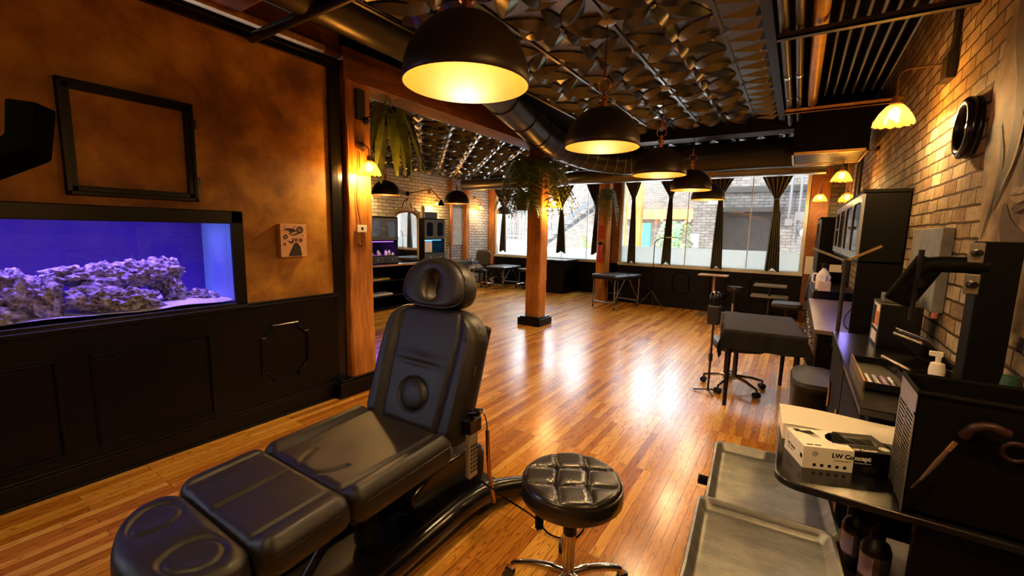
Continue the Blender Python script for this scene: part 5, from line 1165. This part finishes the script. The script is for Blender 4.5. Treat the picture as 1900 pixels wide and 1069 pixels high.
# glove box
gb = root('glove_box', (.170, 1.681, .900), .380, 'black and white box of black gloves on the cart', 'box')
GW, GD, GH = .255, .135, .072
M['cardw'] = mat('white_card', (.86, .82, .76), .45); M['cardb'] = mat('black_card', (.005, .004, .004), .6, spec=.15); M['gold_print'] = mat('yellow_print', (.85, .62, .10), .5)
b = MB(); b.bb(-GW / 2, .012, -GD / 2, GD / 2, 0, GH); b.build('white_half', 'cardw', gb, 0, bevel=.001, label='white half of the carton')
b = MB(); b.bb(.012, GW / 2, -GD / 2, GD / 2, 0, GH); b.build('black_half', 'cardb', gb, 0, bevel=.001, label='black half of the carton')
def text(s, size, m, name, par, M4, bold=0.0, cw=1.0):
    cu = bpy.data.curves.new('txt', 'FONT'); cu.body = s; cu.size = size; cu.extrude = .0002; cu.offset = bold * size; cu.resolution_u = 3
    o = bpy.data.objects.new('txt', cu); COL.objects.link(o); dg = bpy.context.evaluated_depsgraph_get(); dg.update()
    me = bpy.data.meshes.new_from_object(o.evaluated_get(dg)); bpy.data.objects.remove(o); me.materials.clear(); me.materials.append(M[m])
    t = bpy.data.objects.new(name, me); COL.objects.link(t); t.parent = par; t.matrix_local = M4 @ Matrix.Diagonal((cw, 1, 1, 1)); return t
FR = Matrix(((1, 0, 0, 0), (0, 0, -1, -GD / 2 - .0005), (0, 1, 0, 0), (0, 0, 0, 1)))         # text on the front face
FT = lambda x, z: Matrix.Translation((x, 0, z)) @ FR
text('LW Co', .0195, 'cardb', 'printed_name', gb, FT(-.0485, .044), .04); text('ncept', .0195, 'cardw', 'printed_name', gb, FT(.0135, .044), .04)
text('Nitrile Powder F', .0065, 'cardb', 'printed_line', gb, FT(-.041, .033), .0, 1.02); text('ree Exam Gloves', .0065, 'cardw', 'printed_line', gb, FT(.014, .033), .0, 1.02)
b = MB(); 
for k in range(5): b.box((-.094 + k * .021, -GD / 2 - .0003, .014), (.009, .0006, .009))
b.build('printed_icons', 'cardb', gb, 0)
b = MB(); 
for k in range(4): b.box((.055, -GD / 2 - .0003, .010 + .005 * k), (.035, .0006, .0016))
b.build('printed_lines', 'greymetal', gb, 0)
def disc(b, M4, R, n=24): b.add([M4 @ Vector((0, 0, 0))] + [M4 @ Vector((R * math.cos(2 * PI * k / n), R * math.sin(2 * PI * k / n), 0)) for k in range(n)], [(0, k + 1, (k + 1) % n + 1) for k in range(n)])
def annul(b, M4, R, q, n=24): b.add([M4 @ Vector((rr * math.cos(2 * PI * k / n), rr * math.sin(2 * PI * k / n), 0)) for k in range(n) for rr in (R, q)], [(2 * k, 2 * k + 1, 2 * ((k + 1) % n) + 1, 2 * ((k + 1) % n)) for k in range(n)])
M['logo'] = mat('grey_logo_print', (.30, .30, .34), .4)
b = MB(); annul(b, FT(-.095, .050), .0085, .0065); annul(b, FT(-.095, .050) @ Matrix.Translation((0, 0, .0001)), .0055, .0035); b.add([FT(-.095, .050) @ Vector(p) for p in ((-.005, -.001, 0), (.005, -.001, 0), (.005, .0012, 0), (-.005, .0012, 0))], [(0, 1, 2, 3)])
SF = Matrix(((0, 0, -1, -GW / 2 - .0005), (-1, 0, 0, 0), (0, 1, 0, 0), (0, 0, 0, 1)))           # left end face
annul(b, Matrix.Translation((0, .045, .052)) @ SF, .0085, .006); TP = Matrix.Translation((0, 0, GH + .0006)); 
b.build('printed_logo', 'logo', gb, 0)
b = MB(); disc(b, Matrix.Translation((.108, -.035, GH + .0006)), .014); b.build('printed_logo', 'cardw', gb, 0)
b = MB(); annul(b, Matrix.Translation((.108, -.035, GH + .0010)), .011, .0085); b.build('printed_logo', 'logo', gb, 0)
text('LW Concept', .0125, 'cardb', 'printed_name', gb, Matrix.Translation((0, .042, .030)) @ SF, .03, .8); text('Nitrile Exam Gloves', .005, 'cardb', 'printed_line', gb, Matrix.Translation((0, .042, .020)) @ SF)
b = MB(); b.box((-GW / 2 - .0004, -.055, .035), (.0006, .014, .014)); b.box((-.105, -.052, GH + .0003), (.018, .006, .0006)); b.box((-.083, -.052, GH + .0003), (.018, .006, .0006)); b.build('printed_mark', 'cardb', gb, 0)
text('Nitrile Gl', .011, 'gold_print', 'printed_name', gb, Matrix.Translation((-.035, -.062, GH + .0006)), .02); text('LW Concept', .014, 'cardw', 'printed_name', gb, Matrix.Translation((.014, -.060, GH + .0006)), .03, .85)
# drawn glove on the top face, opening and the popped-out glove
b = MB(); 
def flat(pts): b.add([(x, y, GH + .0008) for x, y in pts], [tuple(range(len(pts)))])
flat([(-.112, .060), (-.095, .062), (-.088, .050), (-.060, .056), (-.054, .030), (-.078, .024), (-.092, .034), (-.100, .040), (-.108, .038)])
for k in range(4): flat([(-.078 + k * .0065, .028), (-.0745 + k * .0065, .028), (-.070 + k * .0065, .002 - .003 * (k % 2)), (-.0715 + k * .0065, .001)])
b.build('printed_glove', 'cardb', gb, 0)
b = MB(); b.prism([(x * 1.0, y) for x, y in rpoly(-.035, .105, -.028, .034, .03)], .0012, Matrix.Translation((0, 0, GH))); b.build('opening', 'black', gb, 0)
b = MB(); b.grid(lambda u, v: (-.03 + .12 * u, -.024 + .05 * v, GH + (.020 * math.exp(-((u - .12) / .16) ** 2) + .007) * math.sin(PI * v) ** .7 * (1 + .3 * math.sin(17 * u + 5 * v))), 26, 14); b.build('popped_glove', 'fabric', gb, 60, label='crumpled black glove poking out')
# paper, bin, bottles, brush
r = root('paper_stack', (.185, 1.868, .900), .09, 'stack of white sheets behind the glove box on the cart', 'paper')
b = MB(); b.bb(-.175, .175, -.085, .085, 0, .055); b.build('stack', 'paper', r, 0)
b = MB(); b.grid(lambda u, v: (-.178 + .356 * u, -.088 + .18 * v, .057 + .010 * (1 - u) * v + .003 * math.sin(5 * u)), 10, 4); b.build('top_sheet', 'paper', r, 60)
r = root('black_bin', (.447, 1.565, .900), 0, 'black plastic bin with a slotted silvery side at the right end of the cart', 'bin')
b = MB(); b.bb(-.150, .150, -.095, -.088, 0, .325); b.bb(-.150, .150, .088, .095, 0, .325); b.bb(.143, .150, -.095, .095, 0, .325); b.bb(-.15, .15, -.095, .095, 0, .01); b.tube([(-.15, -.095, .328), (.15, -.095, .328), (.15, .095, .328), (-.15, .095, .328)], .007, 8, closed=True); b.build('bin_body', 'blackmatte', r, 0)
b = MB(); b.bb(-.152, -.146, -.095, .095, .265, .325); b.bb(-.152, -.146, -.095, -.084, 0, .275); b.bb(-.152, -.146, .084, .095, 0, .275); b.bb(-.152, -.146, -.004, .004, 0, .275)
for k in range(24):
    z = .008 + k * .0114
    for (y0, y1) in ((-.084, -.004), (.004, .084)): b.bb(-.151, -.147, y0, y1, z, z + .005)
b.build('slotted_side', 'greymetal', r, 0, label='silver grey slotted side')
M['redblack'] = mat('dark_red_rubber', (.020, .006, .005), .45, spec=.3)
b = MB(); b.tube(bez([(.385, 1.455, 1.14), (.40, 1.445, 1.17), (.425, 1.44, 1.18), (.455, 1.44, 1.17)]), .012, 8); tag(b.build('rubber_grip', 'redblack', smooth=50), 'dark red curved rubber grip hanging on the black bin', 'grip')
b = MB(); b.tube([(.475 + .022 * math.cos(a), 1.458, 1.125 + .022 * math.sin(a)) for a in [2 * PI * i / 20 for i in range(20)]], .006, 8, closed=True); tag(b.build('rubber_ring', 'redblack', smooth=50), 'small dark red ring beneath the curved grip', 'ring')
r = root('brush', (.315, 1.42, .90), 0, 'slim brown handled brush leaning on the black bin', 'brush')
b = MB(); b.tube([(.0, 0, .12), (.022, -.01, .18), (.035, -.015, .215)], [.0035, .006, .005], 8); b.tube([(0, 0, .12), (-.01, .12, .0)], .003, 6); b.build('handle', 'brownwood', r, 40)
b = MB(); b.tube([(.035, -.015, .215), (.045, -.018, .24)], .0055, 8); b.build('ferrule', 'chrome', r, 40)
def ink_bottle(loc, label):
    r = root('pump_bottle', loc, 0, label, 'bottle', 'black bottles on the cart shelf')
    b = MB(); b.lathe([(0, 0), (.034, 0), (.037, .006), (.037, .135), (.030, .155), (.016, .165), (.016, .175)], n=26); b.build('bottle_body', 'blackplastic', r, 60)
    b = MB(); n = 14; vs = []
    for k in range(n + 1):
        a = -PI * .95 + PI * .75 * k / n
        for z in (.05, .125): vs.append((.0376 * math.cos(a), .0376 * math.sin(a), z))
    b.add(vs, [(2 * k, 2 * k + 2, 2 * k + 3, 2 * k + 1) for k in range(n)]); Lb = b.build('paper_label', 'blackdoor', r, 60)
    b = MB(); vs = []
    for k in range(7):
        a = -PI * .93 + PI * .36 * k / 6
        for z in (.055, .12): vs.append((.0381 * math.cos(a), .0381 * math.sin(a), z))
    b.add(vs, [(2 * k, 2 * k + 2, 2 * k + 3, 2 * k + 1) for k in range(6)]); b.build('white_print', 'paper', Lb, 60)
    b = MB(); b.lathe([(.018, .17), (.019, .19), (.010, .197), (.008, .225), (0, .227)], n=16); b.build('cap', 'blackmatte', r, 40); return r
ink_bottle((.240, 1.665, .575), 'black bottle farther back on the lower shelf of the cart')
ink_bottle((.278, 1.575, .575), 'black bottle nearer the camera on the lower shelf of the cart')
# trays on their trolley
def pan(loc, rz, label):
    r = root('sheet_pan', loc, rz, label, 'tray', 'metal sheet pans'); w, l, d = .335, .455, .026
    fl = .018
    def sec(ins, z, c): return [(x, y, z) for x, y in rpoly(-w / 2 + ins, w / 2 - ins, -l / 2 + ins, l / 2 - ins, c, 6)]
    rings = [sec(-.003, d - .008, .028), sec(-.006, d - .003, .03), sec(-.004, d + .002, .03), sec(.003, d + .003, .026), sec(.009, d - .004, .024), sec(fl, .004, .02), sec(fl + .006, 0, .018)]
    o = loft(rings, False, True).build('pan', 'alu', r, 50)
    return r
pan((-.012, 1.612, .775), .07, 'farther scratched metal sheet pan beside the work cart')
pan((.0, 1.165, .785), .07, 'nearer scratched metal sheet pan, cut off by the bottom of the view')
r = root('tray_trolley', (0, 1.4, 0), .07, 'black trolley frame under the two metal sheet pans', 'trolley')
for zz in (.745, .14): b = MB(); b.bb(-.17, .18, -.48, .46, zz, zz + .025); b.build('tray_rack', 'blackplastic', r, 0, bevel=.004)
for sx in (-.15, .16):
    for sy in (-.45, .43): b = MB(); b.bb(sx - .012, sx + .012, sy - .012, sy + .012, .05, .745); L = b.build('leg', 'blackplastic', r, 0); b = MB(); b.cyl((sx - .012, sy, .025), (sx + .012, sy, .025), .025, n=14); b.build('caster', 'blackplastic', L, 30)
b = MB(); b.cyl((-.17, .19, .757), (-.205, .19, .757), .016, n=12); b.build('side_knob', 'blackmatte', r, 30)
# low wooden chest bottom right
r = root('wooden_chest', (.55, .95, 0), 0, 'low brown case with a chrome catch in the bottom right corner', 'case')
b = MB(); b.bb(-.09, .12, -.35, .38, 0, .62); b.build('body', mat('brown_case', (.10, .045, .018), .5, var=.2), r, 0, bevel=.01)
b = MB(); b.tube([(-.095, .2, .60), (-.105, .2, .54), (-.10, .2, .48)], .010, 8); b.build('catch', 'chrome', r, 40)
# ================================================================ COURTYARD
r = root('staircase', (-6.6, 13.6, 0), 0, 'metal staircase rising to the right outside the left window', 'staircase')
M['stairgrey'] = mat('stair_grey', (.055, .06, .065), .6); M['rail'] = mat('rail_dark', (.05, .05, .055), .5); M['green'] = mat('green_paint', (.02, .14, .09), .5)
import itertools
x0, z0, x1, z1 = -1.4, 1.15, 1.6, 3.3
b = MB(); b.prism([(x0, z0 - .15), (x0, z0), (x1, z1), (x1, z1 - .25)], .04, Matrix(((1, 0, 0, 0), (0, 0, -1, 0), (0, 1, 0, 0), (0, 0, 0, 1)))); b.prism([(x0, z0 - .15), (x0, z0), (x1, z1), (x1, z1 - .25)], .04, Matrix(((1, 0, 0, 0), (0, 0, -1, .9), (0, 1, 0, 0), (0, 0, 0, 1))))
for k in range(13): q = k / 12; b.bb(x0 + (x1 - x0) * q - .13, x0 + (x1 - x0) * q + .13, 0, .9, z0 + (z1 - z0) * q - .03, z0 + (z1 - z0) * q)
b.build('stair_flight', 'stairgrey', r, 0)
b = MB()
for h in (.25, .5, .75, 1.0): b.cyl((x0, -.03, z0 + h), (x1, -.03, z1 + h), .022 if h < 1 else .03, n=6)
b.build('railing', 'whitepaint', r, 30)
b = MB(); 
for q in (0, .25, .5, .75, 1): b.cyl((x0 + (x1 - x0) * q, -.03, z0 + (z1 - z0) * q), (x0 + (x1 - x0) * q, -.03, z0 + (z1 - z0) * q + 1.0), .02, n=6)
b.build('post', 'rail', r, 30)
r = root('landing', (-9.06, 13.6, 0), 0, 'raised grey landing with dark upright bars outside the leftmost window', 'landing')
b = MB(); b.bb(-1.3, .9, 0, 1.0, 1.0, 1.25); b.bb(-1.3, .9, .2, .9, 0, 1.0); b.build('platform', 'stairgrey', r, 0)
b = MB(); b.bb(-1.3, .9, -.02, .02, 2.28, 2.33); b.bb(-1.3, .9, -.02, .02, 1.38, 1.42); 
for k in range(15): b.bb(-1.28 + k * .15, -1.25 + k * .15, -.012, .012, 1.25, 2.3)
b.build('railing', 'rail', r, 0)
for (x, y, w, lab) in ((-5.2, 15.0, .2, 'orange brown timber post outside behind the staircase'), (-4.45, 14.2, .26, 'thick timber post outside the middle of the window wall')):
    b = MB(); b.bb(x - w / 2, x + w / 2, y, y + w, 0, 4.4); tag(b.build('timber_post', 'post', smooth=0), lab, 'post')
b = MB(); b.bb(-5.6, -4.9, 17.5, 17.6, 0, 2.0); tag(b.build('courtyard_door', 'green', smooth=0), 'green door far across the courtyard', 'door')
b = MB(); b.bb(-4.0, -3.65, 16.8, 16.9, 0, 2.0); tag(b.build('courtyard_door', 'green', smooth=0), 'narrow green panel seen between two curtains outside', 'door')
b = MB(); b.bb(-6.5, -2.6, 18.7, 19.0, 2.2, 2.6); tag(b.build('awning_board', 'post', smooth=0), 'orange board over the far courtyard doors', 'board')
make_fern('courtyard_palm', (-3.05, 13.6, .9), .75, 34, -.1, 21, 'bright green spiky plant outside by the brick corner', 'plant', 'leaf2', pot=(.3, .9, .0), lw=.05, up=.9)
make_fern('courtyard_palm', (-6.3, 14.6, .7), .7, 30, .1, 22, 'bushy green plant outside below the staircase', 'plant', 'leaf2', pot=(.3, .7, .0), lw=.05, up=.7)
for (x, z, lab) in ((-.02, 2.35, 'outside pipes and meters on the brick wall at the right window edge'),):
    r = root('wall_pipes', (0, 12.85, 0), 0, lab, 'pipes')
    for px, z0_, z1_ in ((-.22, 1.9, 3.4), (-.02, 1.2, 3.4), (.18, 1.0, 3.4)): b = MB(); b.cyl((px, 0, z0_), (px, 0, z1_), .028, n=8); b.build('pipe', 'rail', r, 30)
    b = MB(); b.box((-.22, -.03, 1.95), (.16, .12, .16)); b.box((.0, -.03, 2.1), (.2, .14, .2)); b.ball((.12, -.05, 1.7), .10, 10); b.build('meter', 'greymetal', r, 20)
r = root('courtyard_lamp', (-1.98, 12.95, 2.55), 0, 'white square lamp outside on the brick wall above the dark opening', 'wall lamp')
b = MB(); b.lathe([(.13, -.12), (.06, .10), (0, .10)], (0, -.1, 0), 4); b.build('lamp_shade', 'white', r, 0)
